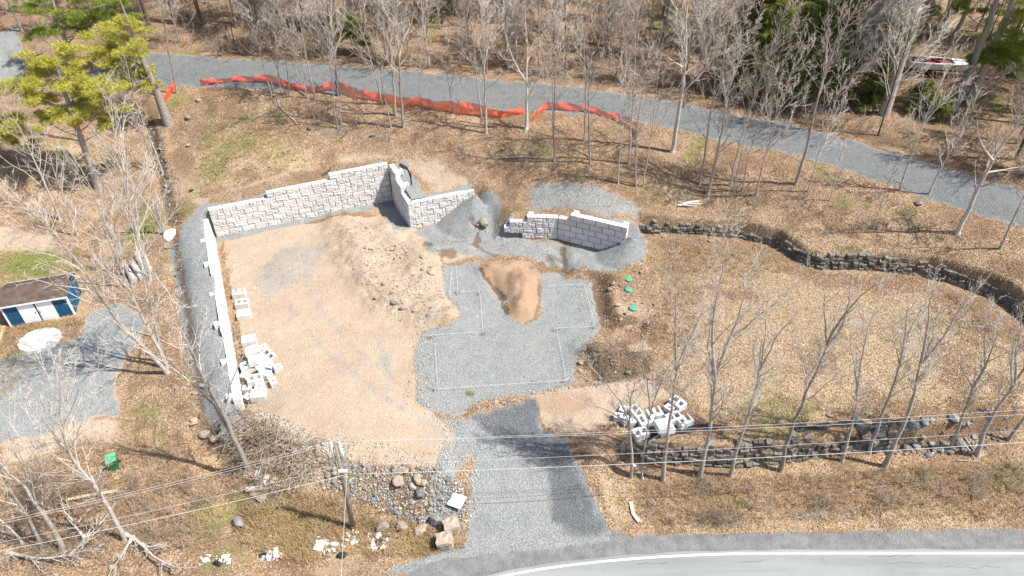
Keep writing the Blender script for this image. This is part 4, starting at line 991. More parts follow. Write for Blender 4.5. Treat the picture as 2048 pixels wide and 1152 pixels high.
net_fence('orange_fence_end', 'right hand length of orange mesh fence curling down the slope', [(1066,242),(1080,226),(1095,218),(1130,222),(1165,223),(1200,230),(1228,240),(1250,250),(1270,262),(1273,282)], [.3,.5,.65,.65,.6,.55,.6,.75,.85,.5], [.25, .6, .97])
net_fence('orange_fence_scrap', 'short orange mesh fence scrap beside the big pine trunk', [(328,206),(340,192),(352,176)], [.3,.75,.8], [.95])

# ------------------------------------------------------------------ utility pole and wires
pb = G(705, 1055); PY = pb[1]
ptop = on_plane_y(671, 888, PY)
t = thing('utility_pole', 'weathered wooden utility pole in the roadside ditch', 'utility pole', pb)
ax = np.array((ptop-pb))
b = MB(); b.tube([(0, 0, -.6), ax*.5+np.array((.05, 0, 0)), ax], [.17, .145, .115], 12); obj('pole', b.mesh('pole', [M_pole], True), t)
for k, sx in enumerate((-.28, .26)):
    b = MB(); b.tube([ax+np.array((sx, 0, -1.55)), ax+np.array((sx*.9, 0, -.05))], [.085, .075], 8); br = obj('bracket', b.mesh('bracket', [M_porc], True), t)
    b = MB(); q = ax+np.array((sx*.9, 0, 0)); b.tube([q, q+np.array((0, 0, .08)), q+np.array((0, 0, .1)), q+np.array((0, 0, .22))], [.05, .09, .09, .04], 8); obj('insulator', b.mesh('insulator', [M_porc], True), br)
    b = MB(); b.tube([ax+np.array((0, 0, -1.2)), ax+np.array((sx, 0, -1.2))], .035, 6); obj('arm', b.mesh('arm', [M_pole]), br)
    b = MB(); b.tube([ax+np.array((0, 0, -.35)), ax+np.array((sx*.92, 0, -.35))], .035, 6); obj('arm', b.mesh('arm', [M_pole]), br)
q = ax*.735; b = MB(); b.box((q[0]-.05, q[1]-.3, q[2]-.06), (q[0]+.45, q[1]-.12, q[2]+.06)); obj('cable_clamp', b.mesh('cable_clamp', [M_porc]), t)
def span(lab, a, c, sag, r=.014, mat=None):
    a = np.array(a); c = np.array(c); f = np.linspace(0, 1, 28)
    pts = a[None]+(c-a)[None]*f[:, None]; pts[:, 2] -= sag*4*f*(1-f)
    mb = MB(); mb.tube(pts, r, 5); prop(obj('overhead_wire', mb.mesh('overhead_wire', [mat or M_wire], True)), lab, 'wire', 'overhead wires on the utility pole', 'thing')
zt = ptop[2]
zl = [zt+.2, zt+.2, zt-1.75, zt-2.5]
stp = [ptop+np.array((-.25, 0, .2)), ptop+np.array((.24, 0, .2)), ptop+np.array((.1, -.05, -1.9)), ptop+np.array((.3, -.2, -2.55))]
for k, (vr, vl, nm) in enumerate(((816,1036,'uppermost overhead wire'), (825,1041,'second overhead wire from the top'), (856,1078,'third overhead wire from the top'), (881,1096,'lowest thick overhead cable'))):
    e = P(2048, vr, zl[k]-.25); e2 = stp[k]+(e-stp[k])*1.35; e2[2] = zl[k]
    span(nm+' running from the pole to the right', stp[k], e2, .55, .010 if k < 3 else .017)
    e = P(0, vl, zl[k]-.2); e2 = stp[k]+(e-stp[k])*1.5; e2[2] = zl[k]
    span(nm+' running from the pole to the left', stp[k], e2, .5, .010 if k < 3 else .017)
e = P(681, 1152, stp[3][2]+.1); span('pale service wire crossing the road towards the viewer', stp[3], stp[3]+(e-stp[3])*1.6, .15, .014)

# ------------------------------------------------------------------ shed, deck and yard things on the left
sa, sb = P(20, 650, .3), P(150, 628, .3)
sz = min(float(tz(sa[0], sa[1])), float(tz(sb[0], sb[1])))-.02
dd = (sb-sa)[:2]; W = float(np.linalg.norm(dd)); th = math.atan2(dd[1], dd[0]); DP, EH, RH = 3.0, 2.15, .55
M_shingle = simple('brown_shingle', (.055, .042, .036), (.15, .11, .085), 2.2, .95, .03)
t = thing('garden_shed', 'blue garden shed with white double doors and brown shingle roof', 'shed', (sa[0], sa[1], sz), th)
b = MB(); b.add([(0,0,0),(W,0,0),(W,DP,0),(0,DP,0),(0,0,EH),(W,0,EH),(W,DP,EH),(0,DP,EH),(0,DP/2,EH+RH),(W,DP/2,EH+RH)], [(0,1,5,4),(2,3,7,6),(1,2,6,9,5),(3,0,4,8,7)]); obj('wall', b.mesh('wall', [M_blue]), t)
for s in (0, 1):
    b = MB(); y0, y1 = (-.18, DP/2) if s == 0 else (DP/2, DP+.18); z0, z1 = (EH-.07, EH+RH) if s == 0 else (EH+RH, EH-.07)
    b.add([(-.15,y0,z0),(W+.15,y0,z0),(W+.15,y1,z1),(-.15,y1,z1),(-.15,y0,z0+.07),(W+.15,y0,z0+.07),(W+.15,y1,z1+.07),(-.15,y1,z1+.07)], [(0,3,2,1),(4,5,6,7),(0,1,5,4),(1,2,6,5),(2,3,7,6),(3,0,4,7)])
    rf = obj('roof', b.mesh('roof', [M_shingle]), t)
    b = MB(); ye = -.205 if s == 0 else DP+.19; b.box((-.15, ye, EH-.12), (W+.15, ye+.02, EH+.02)); obj('fascia', b.mesh('fascia', [M_whitep]), rf)
    for k in range(9):                          # shingle courses
        f0 = k/9; yy = y0+(y1-y0)*f0; zz = z0+(z1-z0)*f0+.074; yy2 = y0+(y1-y0)*(f0+.115); zz2 = z0+(z1-z0)*(f0+.115)+.072
        b = MB(); b.add([(-.15,yy,zz+.012),(W+.15,yy,zz+.012),(W+.15,yy2,zz2+.003),(-.15,yy2,zz2+.003),(-.15,yy,zz-.01),(W+.15,yy,zz-.01)], [(0,1,2,3),(4,5,1,0)]); obj('shingle_course', b.mesh('shingle_course', [M_shingle]), rf)
for x0, x1 in ((1.12, 2.3), (2.44, 3.62)):
    b = MB(); b.box((x0, -.05, .12), (x1, -.005, EH-.14)); dr = obj('door', b.mesh('door', [M_whitep]), t)
    b = MB(); hx = x1-.12 if x0 < 2 else x0+.06; b.box((hx, -.09, 1.0), (hx+.05, -.055, 1.14)); obj('handle', b.mesh('handle', [M_wired]), dr)
for x in (-.03, W-.1):
    b = MB(); b.box((x, -.035, 0), (x+.13, .1, EH-.13)); obj('corner_trim', b.mesh('corner_trim', [M_whitep]), t)
for k in range(9):
    b = MB(); z = .2+k*.22; b.box((W+.002, .02, z), (W+.016, DP-.02, z+.19)); obj('siding_board', b.mesh('siding_board', [M_blue]), t)
dk = P(-4, 690, .2); t = thing('wooden_deck', 'tan plank deck at the left edge beside the blue shed', 'deck', (dk[0]-1.6, dk[1]-1.8, float(tz(dk[0], dk[1]))+.15), th+.05)
M_deck = simple('tan_planks', (.40, .30, .18), (.55, .43, .27), 3., .9, .004, rnd=.1)
for k in range(12):
    b = MB(); b.box((k*.18, 0, 0), (k*.18+.165, 3.6, .05)); obj('plank', b.mesh('plank', [M_deck]), t)
b = MB(); b.box((0, 0, -.3), (2.15, .06, -.003)); b.box((2.09, .06, -.3), (2.15, 3.6, -.003)); obj('joist', b.mesh('joist', [M_deck]), t)
g = G(80, 681); b = MB(); V = []; k = 40
for j in range(k): a = 2*math.pi*j/k; rr = 1+.03*math.sin(j*2.1); V.append((1.5*rr*math.cos(a), 1.4*rr*math.sin(a), .16))
for j in range(k): a = 2*math.pi*j/k; rr = 1.05+.03*math.sin(j*2.1); V.append((1.5*rr*math.cos(a), 1.4*rr*math.sin(a), -.1))
b.add(V, [tuple(range(k))]+[(j, k+j, k+(j+1) % k, (j+1) % k) for j in range(k)])
M_pad = simple('pale_sand', (.38, .38, .375), (.50, .50, .495), 4., .95, .02)
prop(obj('round_pad', b.mesh('round_pad', [M_pad]), None, g, (0, 0, .2)), 'round whitish pad on the ground in front of the blue shed', 'pad', None, 'thing')
# green wheeled bin
g = G(231, 934); t = thing('wheeled_bin', 'green plastic wheeled bin standing in the dead grass', 'bin', g, .5)
M_bin = simple('bin_green', (.025, .13, .05), (.04, .19, .08), 2., .5, 0); M_bin2 = simple('bin_lid_green', (.10, .33, .17), (.15, .40, .22), 2., .5, 0)
b = MB(); b.add([(-.24,-.28,.03),(.24,-.28,.03),(.24,.28,.03),(-.24,.28,.03),(-.31,-.37,.95),(.31,-.37,.95),(.31,.37,.95),(-.31,.37,.95)], [(0,3,2,1),(0,1,5,4),(1,2,6,5),(2,3,7,6),(3,0,4,7),(4,5,6,7)]); obj('body', b.mesh('body', [M_bin]), t)
b = MB(); b.add([(-.34,-.42,.955),(.34,-.42,.955),(.34,.42,.955),(-.34,.42,.955),(-.3,-.34,1.04),(.3,-.34,1.04),(.3,.34,1.06),(-.3,.34,1.06)], [(0,1,5,4),(1,2,6,5),(2,3,7,6),(3,0,4,7),(4,5,6,7)]); l_ = obj('lid', b.mesh('lid', [M_bin2]), t)
b = MB(); b.tube([(-.28, .46, .92), (.28, .46, .92)], .02, 6); obj('handle', b.mesh('handle', [M_bin]), l_)
for sx in (-.27, .27):
    b = MB(); b.tube([(sx-.03, .26, .12), (sx+.03, .26, .12)], .12, 12); obj('wheel', b.mesh('wheel', [M_black]), t)

# ------------------------------------------------------------------ boats beyond the lane
M_hull = simple('boat_white', (.66, .68, .68), (.76, .77, .77), 1., .4, 0); M_redi = simple('boat_red', (.20, .008, .012), (.34, .03, .03), 2., .6, 0); M_redp = simple('boat_red_pale', (.50, .10, .10), (.60, .16, .15), 2., .6, 0)
g = G(1875, 150); t = thing('motor_boat', 'white open motor boat with red inside parked among the pines', 'boat', g+np.array((-.3, 0, .55)), math.radians(-10))
secs = [(-3.3, .95, 0.05), (-2., 1.05, 0), (-.5, 1.1, 0), (1., 1.0, .05), (2.2, .75, .2), (3.0, .38, .45), (3.5, .05, .75)]
V = []; F = []
for x, w, kz in secs: V += [(x, -w, 1.05), (x, -w*.82, kz+.35), (x, 0, kz), (x, w*.82, kz+.35), (x, w, 1.05)]
for i in range(len(secs)-1): F += [(i*5+k, i*5+k+1, (i+1)*5+k+1, (i+1)*5+k) for k in range(4)]
F.append((0, 4, 3, 2, 1)); obj('hull', mesh('hull', V, F, [M_hull]), t)
b = MB()
for sy in (-1, 1): b.tube([(x, sy*w, 1.07) for x, w, _ in secs], .09, 6)
b.tube([(-3.3, -.95, 1.07), (-3.3, .95, 1.07)], .09, 6); obj('gunwale', b.mesh('gunwale', [M_hull]), t)
b = MB(); b.add([(-3.2,-.88,.6),(1.4,-.88,.6),(1.4,.88,.6),(-3.2,.88,.6),(-3.2,-.9,1.0),(1.4,-.88,1.0),(1.4,.88,1.0),(-3.2,.9,1.0)], [(0,1,2,3),(0,4,5,1),(2,6,7,3)]); obj('cockpit_lining', b.mesh('cockpit_lining', [M_redi]), t)
for x0, x1, m in ((.1, 1.2, M_redp), (-1.4, -.8, M_redi)):
    b = MB(); b.box((x0, -.7, .6), (x1, .7, .92)); obj('seat', b.mesh('seat', [m]), t)
b = MB(); b.add([(1.4,-.9,1.1),(2.2,-.72,1.1),(3.0,-.36,1.1),(3.45,0,1.1),(3.0,.36,1.1),(2.2,.72,1.1),(1.4,.9,1.1)], [tuple(range(7))]); obj('foredeck', b.mesh('foredeck', [M_hull]), t)
b = MB(); b.box((-3.0, -.55, -.25), (3.4, -.45, -.12)); b.box((-3.0, .45, -.25), (3.4, .55, -.12)); tr = obj('trailer_frame', b.mesh('trailer_frame', [M_wired]), t)
for sx, sy in ((-1.6, -.98), (-1.6, .86), (-.7, -.98), (-.7, .86)):
    b = MB(); b.tube([(sx, sy, -.25), (sx, sy+.12, -.25)], .33, 14); obj('wheel', b.mesh('wheel', [M_black]), tr)
g = G(1886, 66); V = []; F = []; n = 9
for i in range(n):
    f = i/(n-1); w = .55*math.sin(math.pi*min(.12+f*.88, 1))**.6; 
    for k in range(7): a = math.pi*k/6; V.append(((f-.5)*1.9, -w*math.cos(a), .62*(math.sin(a)**.7)*(.75+.25*math.sin(math.pi*f))))
    if i: F += [((i-1)*7+k, (i-1)*7+k+1, i*7+k+1, i*7+k) for k in range(6)]
F += [tuple(range(7)), tuple((n-1)*7+k for k in range(7))[::-1]]
dh = thing('rowing_dinghy', 'small white upturned dinghy on the far bank above the motor boat', 'boat', g, .2)
obj('hull', mesh('hull', V, F, [M_hull], True), dh)
b = MB(); b.box((-.85, -.02, .6), (.85, .02, .66)); obj('keel', b.mesh('keel', [M_hull]), dh)

# ------------------------------------------------------------------ boards, logs, sticks and plastic
def bar_on_ground(name, label, cat, pts, r, mat, k=6, lift=None, group=None, flat=None):
    q = [G(u, v) for u, v in pts]; 
    for p in q: p[2] += (r if lift is None else lift)
    o0 = q[0].copy(); b = MB()
    b.tube([p-o0 for p in q], r if not isinstance(r, (list, tuple)) else r, k)
    return prop(obj(name, b.mesh(name, [mat]), None, o0), label, cat, group, 'thing')
def plank(label, a, c, w, h, lift=.05):
    a, c = G(*a), G(*c); a[2] += lift; c[2] += lift; d = c-a; L = float(np.linalg.norm(d)); q = Vector(d).to_track_quat('X', 'Z')
    b = MB(); b.box((0, -w/2, 0), (L, w/2, h)); o = prop(obj('plank', b.mesh('plank', [M_wood]), None, a, q.to_euler()), label, 'plank', None, 'thing'); return o
plank('long weathered plank lying in the dead grass below the green bin', (134,1002), (236,984), .2, .06, .12)
plank('pale plank propped between the right hand block pile and the stone wall', (1297,888), (1328,862), .18, .06, .1)
plank('upper half of the broken plank on the bank right of the driveway', (1261,1006), (1266,1030), .24, .07, .12)
plank('lower half of the broken plank on the bank right of the driveway', (1266,1030), (1278,1046), .24, .07, .12)
M_birch = simple('birch_bark', (.16, .15, .14), (.72, .69, .64), 7., .9, .01)
for a, c, lab in (((511,962),(519,938),'short birch log lying upright in the picture beside the leaning tree'), ((529,972),(537,952),'short grey log at the edge of the brush pile'), ((494,982),(524,979),'short log lying level below the leaning tree')): bar_on_ground('cut_log', lab, 'log', [a, c], .17, M_birch, 10)
for a, c, lab in (((284,510),(302,546),'long white birch log nearest the gravel strip in the left thicket'), ((266,530),(286,560),'middle white birch log stacked in the left thicket'), ((250,536),(272,566),'leftmost white birch log stacked in the left thicket'), ((276,512),(296,552),'white birch log second from the gravel strip in the left thicket')): bar_on_ground('birch_log', lab, 'log', [a, c], .26, M_birch, 10)
M_tarp = simple('grey_tarp', (.46, .46, .48), (.62, .62, .64), 3., .8, .03)
g = G(343, 470); V, F = ROCKG[3]; prop(obj('tarp_heap', mesh('tarp_heap', (V*np.array((.75, 1.5, .5))).tolist(), F, [M_tarp], True), None, g+np.array((0, 0, .1)), (0, 0, .2)), 'pale grey tarp crumpled beside the twin trunk by the stream', 'tarp', None, 'thing')
g = G(914, 1006); b = MB(); b.box((-.5, -.46, 0), (.5, .46, .05)); prop(obj('white_board', b.mesh('white_board', [M_whitep]), None, g+np.array((0, 0, .22)), (.12, -.1, -.45)), 'square white board lying at the edge of the gravel driveway', 'board', None, 'thing')
for pts, r, lab in ((((595,250),(560,215),(540,160)),.06,'thin dead trunk leaning left under the orange fence'), (((505,240),(560,212)),.05,'stick lying on the bare earth left of the fence trees'), (((610,192),(575,165),(545,150)),.07,'fallen grey trunk across the left end of the orange fence'), (((715,292),(750,262)),.05,'pale stick pointing at the dark rock on the slope'), (((680,225),(780,228),(830,250)),.04,'long grey stick lying below the middle of the orange fence'), (((770,255),(835,238)),.05,'pair of dead branches at the foot of the twin trees'), (((1000,318),(1050,316),(1106,320)),.08,'long pale log lying on the leafy slope'), (((945,365),(965,340),(985,310)),.035,'thin bent branch above the gravel fan'), (((360,700),(300,672),(240,655)),.05,'pale branch lying across the left thicket'),
     (((1855,915),(1890,888)),.06,'pale branch leaning on the tumbled wall stones'), (((1920,880),(1948,920)),.09,'first of two old logs beside the right hand trees'), (((1928,878),(1953,915)),.09,'second of two old logs beside the right hand trees'), (((1912,922),(1960,926)),.04,'stick lying in leaves below the two old logs'), (((330,498),(360,490)),.07,'short curved log beside the gravel strip'), (((545,885),(590,908)),.06,'pale branch on top of the brush heap'), (((590,1008),(555,995)),.04,'stick at the lower edge of the brush heap'), (((600,938),(535,952)),.05,'pale branch across the brush heap bottom')):
    bar_on_ground('fallen_branch', lab, 'branch', pts, list(np.linspace(r, r*.45, len(pts))), M_bark_pale, 6, r+.06)
for j in range(7):
    a = random.uniform(-.5, .5); q = (1375+random.uniform(-8, 8), 410+random.uniform(-4, 6)); bar_on_ground('pale_stick', 'pale stripped stick in the small heap above the winding stone wall', 'stick', [(q[0]-14, q[1]-7*a), (q[0]+18, q[1]+9*a)], [.05, .03], M_string, 5, .12+.03*j, 'heap of pale sticks')
def drape(name, label, px, w, h):
    q = np.array([G(u, v) for u, v in px]); sg = np.r_[0, np.cumsum(np.linalg.norm(np.diff(q, axis=0), axis=1))]; n = int(sg[-1]/.25)+3
    s = np.linspace(0, sg[-1], n); c = np.stack([np.interp(s, sg, q[:, k]) for k in range(3)], 1); o0 = c[0].copy(); V = []
    for i in range(n):
        for k in range(5):
            f = k/4-.5; V.append((c[i, 0]-o0[0]+random.uniform(-.05, .05), c[i, 1]-o0[1]+f*w*(1+.4*math.sin(i*.9)), float(tz(c[i, 0], c[i, 1]+f*w))-o0[2]+.04+h*(1-abs(f)*1.6)*(.5+.5*random.random())))
    F = [(i*5+k, (i+1)*5+k, (i+1)*5+k+1, i*5+k+1) for i in range(n-1) for k in range(4)]
    return prop(obj(name, mesh(name, V, F, [M_black], True), None, o0), label, 'plastic sheet', None, 'thing')
drape('plastic_sheet', 'strip of black plastic in front of the right hand block pile', [(1275,872),(1310,872),(1340,868),(1375,862),(1400,852),(1420,854),(1437,856)], .35, .25)
drape('plastic_sheet', 'strip of black plastic on the lawn above the roadside wall', [(1590,859),(1630,856),(1662,852),(1705,848)], .35, .22)
drape('plastic_sheet', 'crumpled black plastic hanging over the tumbled end of the roadside wall', [(1708,846),(1730,856),(1752,868),(1768,882),(1775,897)], .9, .3)
drape('plastic_sheet', 'black plastic edging curled behind the tall wall corner', [(800,330),(815,338),(822,352),(824,370)], .35, .2)
drape('plastic_sheet', 'black plastic edging behind the highest step of the back wall', [(645,352),(655,346),(662,338)], .3, .2)
drape('plastic_sheet', 'black pipe wrap lying beside the leaning tree by the stream', [(428,880),(435,866),(442,858)], .5, .3)
for u, v, s, blk, lab in ((436,1128,.6,1,'black rubbish bag at the left end of the roadside litter'),(412,1122,.55,0,'white rubbish heap beside the leftmost black bag'),(527,1110,.55,1,'black rubbish bag left of the big white bag'),(553,1108,.8,0,'big white rubbish bag in the roadside ditch'),(537,1116,.5,0,'small white rubbish bag below the big white bag'),(642,1092,1.0,0,'cream sack in the roadside ditch left of the pole'),(668,1090,.7,0,'torn white bag right of the cream sack'),(684,1112,.75,1,'black bin bag nearest the road below the pole'),(762,1086,.7,1,'black bag in the litter right of the pole'),(758,1072,.6,0,'white bag behind the black bag right of the pole'),(745,1090,.55,0,'white bag left of the black bag right of the pole'),(769,1096,.5,0,'white bag in front of the black bag right of the pole'),(725,1074,.35,1,'small black bag between the pole and the litter'),(706,1086,.5,0,'torn white sheet below the pole foot'),(383,382,.5,1,'dark blue bag on the bank above the left wall corner'),(1283,957,.35,0,'small white scrap at the foot of the front trees'),(1266,931,.45,0,'white scrap caught beside the roadside wall end')):
    g = G(u, v); V, F = ROCKG[random.randrange(10)]; V = V*(1+.12*np.random.default_rng(u).normal(size=(len(V), 1)))
    prop(obj('rubbish_bag', mesh('rubbish_bag', (V*.5).tolist(), F, [M_black if blk else M_white]), None, g+np.array((0, 0, s*.15)), (0, 0, random.uniform(0, 6)), (s, s*.8, s*.7)), lab, 'rubbish bag', 'roadside rubbish' if v > 1000 else None, 'thing')

# ------------------------------------------------------------------ bare trees
def unit(v): v = np.asarray(v, float); return v/(np.linalg.norm(v)+1e-9)
def branch_pts(R, start, d, L, n, wig, lift):
    p = np.array(start, float); d = unit(d); pts = [p.copy()]
    for i in range(n):
        d = unit(d+R.normal(0, wig, 3)+np.array((0, 0, lift)))
        p = p+d*(L/n); pts.append(p.copy())
    return pts, d
def side_dir(R, d, ang):
    a = R.normal(size=3); a = unit(a-d*np.dot(a, d)); return unit(d*math.cos(ang)+a*math.sin(ang))
def twigs(R, mb, pts, r0, L, lev, dens, tw, wig=.14, lift=.05):
    """grow side shoots along a limb"""
    pts = np.asarray(pts); n = max(2, int(round(dens[0]*R.uniform(.8, 1.2))))
    dv = np.diff(pts, axis=0); sl = np.sqrt((dv*dv).sum(1)); cum = np.r_[0, np.cumsum(sl)]; T = cum[-1]
    F = .15+.85*(np.arange(n)+R.random(n))/n; S = F*T
    I = np.minimum(np.searchsorted(cum, S), len(pts)-1)
    Pp = pts[I-1]+dv[I-1]*((S-cum[I-1])/(sl[I-1]+1e-9))[:, None]; Dd = dv[I-1]/(sl[I-1][:, None]+1e-9)
    A = R.normal(size=(n, 3)); A -= Dd*(A*Dd).sum(1)[:, None]; A /= np.sqrt((A*A).sum(1))[:, None]+1e-9
    an = R.uniform(.4, .95, n)[:, None]; DD = Dd*np.cos(an)+A*np.sin(an); LL = L*R.uniform(.55, 1.1, n)*(1-.4*F)
    if len(dens) == 1:
        for k in range(n): mb.twig(Pp[k], DD[k], LL[k], tw)
        return
    for k in range(n):
        l = LL[k]; r = max(r0*(1-.7*F[k])*.55, tw*1.15)
        q, _ = branch_pts(R, Pp[k], DD[k], l, 3 if r > .018 else 2, wig, lift)
        mb.tube(q, np.linspace(r, tw*.7, len(q)), 3, False)
        twigs(R, mb, q, r, l*.6, lev+1, dens[1:], tw, wig, lift)
def bare_geo(seed, stems, limbs=12, lstart=.38, spread=.75, llen=.3, dens=(6, 5), tw=.011, up=.10, k=8):
    """stems: list of (points, r0, r1) in metres from the base; returns trunk and crown meshes"""
    R = np.random.default_rng(seed); tb, cb = MB(), MB()
    for pts, r0, r1 in stems:
        pts = np.array(pts, float)
        cum = np.r_[0, np.cumsum(np.linalg.norm(np.diff(pts, axis=0), axis=1))]; T = cum[-1]
        m = max(6, int(T/1.1)); ss_ = np.linspace(0, T, m)
        sp = np.stack([np.interp(ss_, cum, pts[:, c]) for c in range(3)], 1)
        sp[1:-1] = (sp[:-2]+2*sp[1:-1]+sp[2:])/4
        sp[1:] += R.normal(0, .035, (m-1, 3))*np.array((1, 1, .2))
        rr = r0+(r1-r0)*(ss_/T)**.8
        
        tb.tube(sp, rr, k if r0 > .08 else 6, False)
        if r0 > .07 and pts[0][2] < .3:                       # root flare
            d0 = unit(sp[1]-sp[0]); tb.tube([sp[0], sp[0]+d0*.3, sp[0]+d0*.55], [r0*1.5, r0*1.2, r0*.98], k, False)
        ls = lstart if pts[0][2] < .5 else .12
        nl = max(2, int(limbs*T/10.))
        for j in range(nl):
            f = ls+(1-ls)*((j+R.random()*.9)/nl)**.85; f = min(f, .985)
            p = np.array([np.interp(f*T, ss_, sp[:, c]) for c in range(3)]); i = min(int(f*(m-1))+1, m-1); d = unit(sp[i]-sp[i-1])
            dd = side_dir(R, d, R.uniform(.6, 1.15)*spread)
            l = max(T, 4.5)*llen*R.uniform(.6, 1.15)*(1.15-.6*f); rb = np.interp(f*T, ss_, rr)*.55
            q, _ = branch_pts(R, p, dd, l, 5, .13, up)
            cb.tube(q, np.linspace(max(rb, .018), tw, len(q)), 4, False)
            twigs(R, cb, q, rb, l*.5, 1, dens, tw, .15, up*.6)
        q, _ = branch_pts(R, sp[-1], unit(sp[-1]-sp[-2]), max(T*.22, 1.4), 4, .1, up*.6); cb.tube(q, np.linspace(r1, tw, len(q)), 5, False); twigs(R, cb, q, r1, T*.16+.3, 1, (6,)+tuple(dens[-1:]), tw, .12, up)
    cb.flush(R)
    return tb, cb
TREE_N = 0
def tree_obj(name, label, base, tb, cb, bark, twig, group, cat='tree'):
    t = thing(name, label, cat, base, 0, group)
    obj('trunk', tb.mesh('trunk', [bark], True) if isinstance(tb, MB) else tb, t)
    obj('crown', cb.mesh('crown', [twig]) if isinstance(cb, MB) else cb, t)
    return t
def traced(name, label, base_px, stems_px, bark, twig, seed, group=None, drift=.0, **kw):
    """stems_px: list of (pixel points, base width px, top radius); the first point of every stem may be None = base"""
    b = G(*base_px); R = np.random.default_rng(seed); stems = []
    ppm = FPX/np.dot(b-CAMP, FW)
    for pts, w, r1 in stems_px:
        q = []; z0 = None; oy = R.uniform(-.12, .12)
        for i, (u, v) in enumerate(pts):
            if (u, v) == tuple(base_px): q.append(np.array((0., 0, -.25))); continue
            p = on_plane_y(u, v, b[1]); h = p[2]-b[2]
            yy = b[1]+(drift+oy)*max(h, 0)*.6
            p = on_plane_y(u, v, yy); q.append(p-b)
        stems.append((q, w*.6/ppm/2, r1*.7))
    tb, cb = bare_geo(seed, stems, **kw)
    return tree_obj(name, label, b, tb, cb, bark, twig, group)
GF = 'row of bare trees along the roadside stone wall'
kwf = dict(limbs=9, lstart=.55, spread=.55, llen=.46, dens=(7, 6), tw=.010, up=.17)
front = [((1262,955),[([(1262,955),(1265,900),(1258,840),(1262,795)],13,.05),([(1258,845),(1240,800),(1190,740)],6,.015),([(1258,845),(1225,825),(1170,805)],5,.015)],'leftmost broken bare tree at the end of the roadside wall'),
 ((1284,958),[([(1284,958),(1288,890),(1300,820),(1318,780)],10,.04),([(1300,820),(1296,770),(1285,720)],6,.02)],'thin bare tree second from the left along the roadside wall'),
 ((1326,958),[([(1326,958),(1334,880),(1345,800),(1352,740),(1368,700)],17,.05),([(1352,740),(1352,690),(1349,650),(1352,560)],9,.02),([(1358,725),(1375,690),(1395,640)],7,.02)],'bare tree rising through the right hand block pile'),
 ((1399,951),[([(1399,951),(1415,880),(1428,800),(1430,745)],19,.09),([(1430,745),(1428,700),(1424,640),(1440,560),(1450,500)],11,.02),([(1430,750),(1445,715),(1466,670),(1480,620),(1500,560)],11,.02),([(1430,745),(1415,720),(1418,660),(1425,600)],8,.02),([(1466,672),(1510,640),(1560,600),(1590,570)],7,.015)],'largest forked bare tree on the roadside bank right of the block pile'),
 ((1461,951),[([(1461,951),(1480,880),(1492,840),(1510,790),(1520,740)],15,.07),([(1520,740),(1545,685),(1580,640)],9,.02),([(1520,740),(1530,690),(1535,620)],8,.02)],'bare tree leaning right of the largest forked tree'),
 ((1561,941),[([(1561,941),(1578,870),(1605,800),(1640,730),(1655,690)],17,.06),([(1655,690),(1648,640),(1650,585)],8,.02),([(1655,690),(1680,640),(1710,600),(1745,570)],9,.02),([(1655,690),(1690,650),(1700,580)],7,.02)],'straight bare tree left of the middle of the roadside row'),
 ((1684,921),[([(1684,921),(1700,870),(1712,820),(1713,790)],13,.05),([(1713,790),(1720,745),(1727,690),(1735,640),(1750,620)],8,.02),([(1713,790),(1712,740),(1700,690)],6,.02),([(1712,800),(1690,780),(1660,745)],4,.012)],'slender grey green bare tree in the middle of the roadside row'),
 ((1739,905),[([(1739,905),(1755,850),(1775,800),(1795,750),(1810,690)],14,.06),([(1800,730),(1808,680),(1815,620)],8,.02),([(1800,735),(1795,700),(1760,650)],5,.015),([(1808,690),(1830,640),(1855,600)],6,.015)],'bare tree right of the slender one in the roadside row'),
 ((1769,933),[([(1769,933),(1795,870),(1828,815),(1832,760),(1842,725)],19,.08),([(1842,725),(1850,690),(1855,640),(1865,580)],10,.02),([(1842,725),(1875,695),(1900,650),(1930,600)],10,.02),([(1900,660),(1930,655),(1965,632)],5,.015),([(1855,700),(1870,670),(1860,650)],5,.015)],'thick crooked bare tree above the tumbled wall stones'),
 ((1901,901),[([(1901,901),(1922,840),(1940,790),(1945,775)],14,.07),([(1945,775),(1925,740),(1915,720)],7,.02),([(1945,775),(1970,735),(1985,695),(1995,660)],10,.02),([(1970,735),(1968,690),(1975,640)],6,.015)],'dark forked bare tree third from the right of the roadside row'),
 ((1954,911),[([(1954,911),(1968,860),(1995,815),(2030,765),(2060,720)],17,.06),([(2030,765),(2035,700),(2045,620)],9,.02),([(2025,770),(2020,740),(2030,660)],6,.02)],'pale bare tree second from the right of the roadside row'),
 ((2016,881),[([(2016,881),(2030,860),(2060,820),(2100,760)],13,.05)],'bare tree at the right edge of the roadside row')]
for i, (bp, st, lab) in enumerate(front):
    traced('bare_tree', lab, bp, st, M_bark_grey if i % 3 else M_bark_pale, M_twig_pale, 500+i, GF, .02, **kwf)
GL = 'bare trees of the left hand thicket'
kwl = dict(limbs=10, lstart=.26, spread=.7, llen=.5, dens=(6, 5), tw=.012, up=.08)
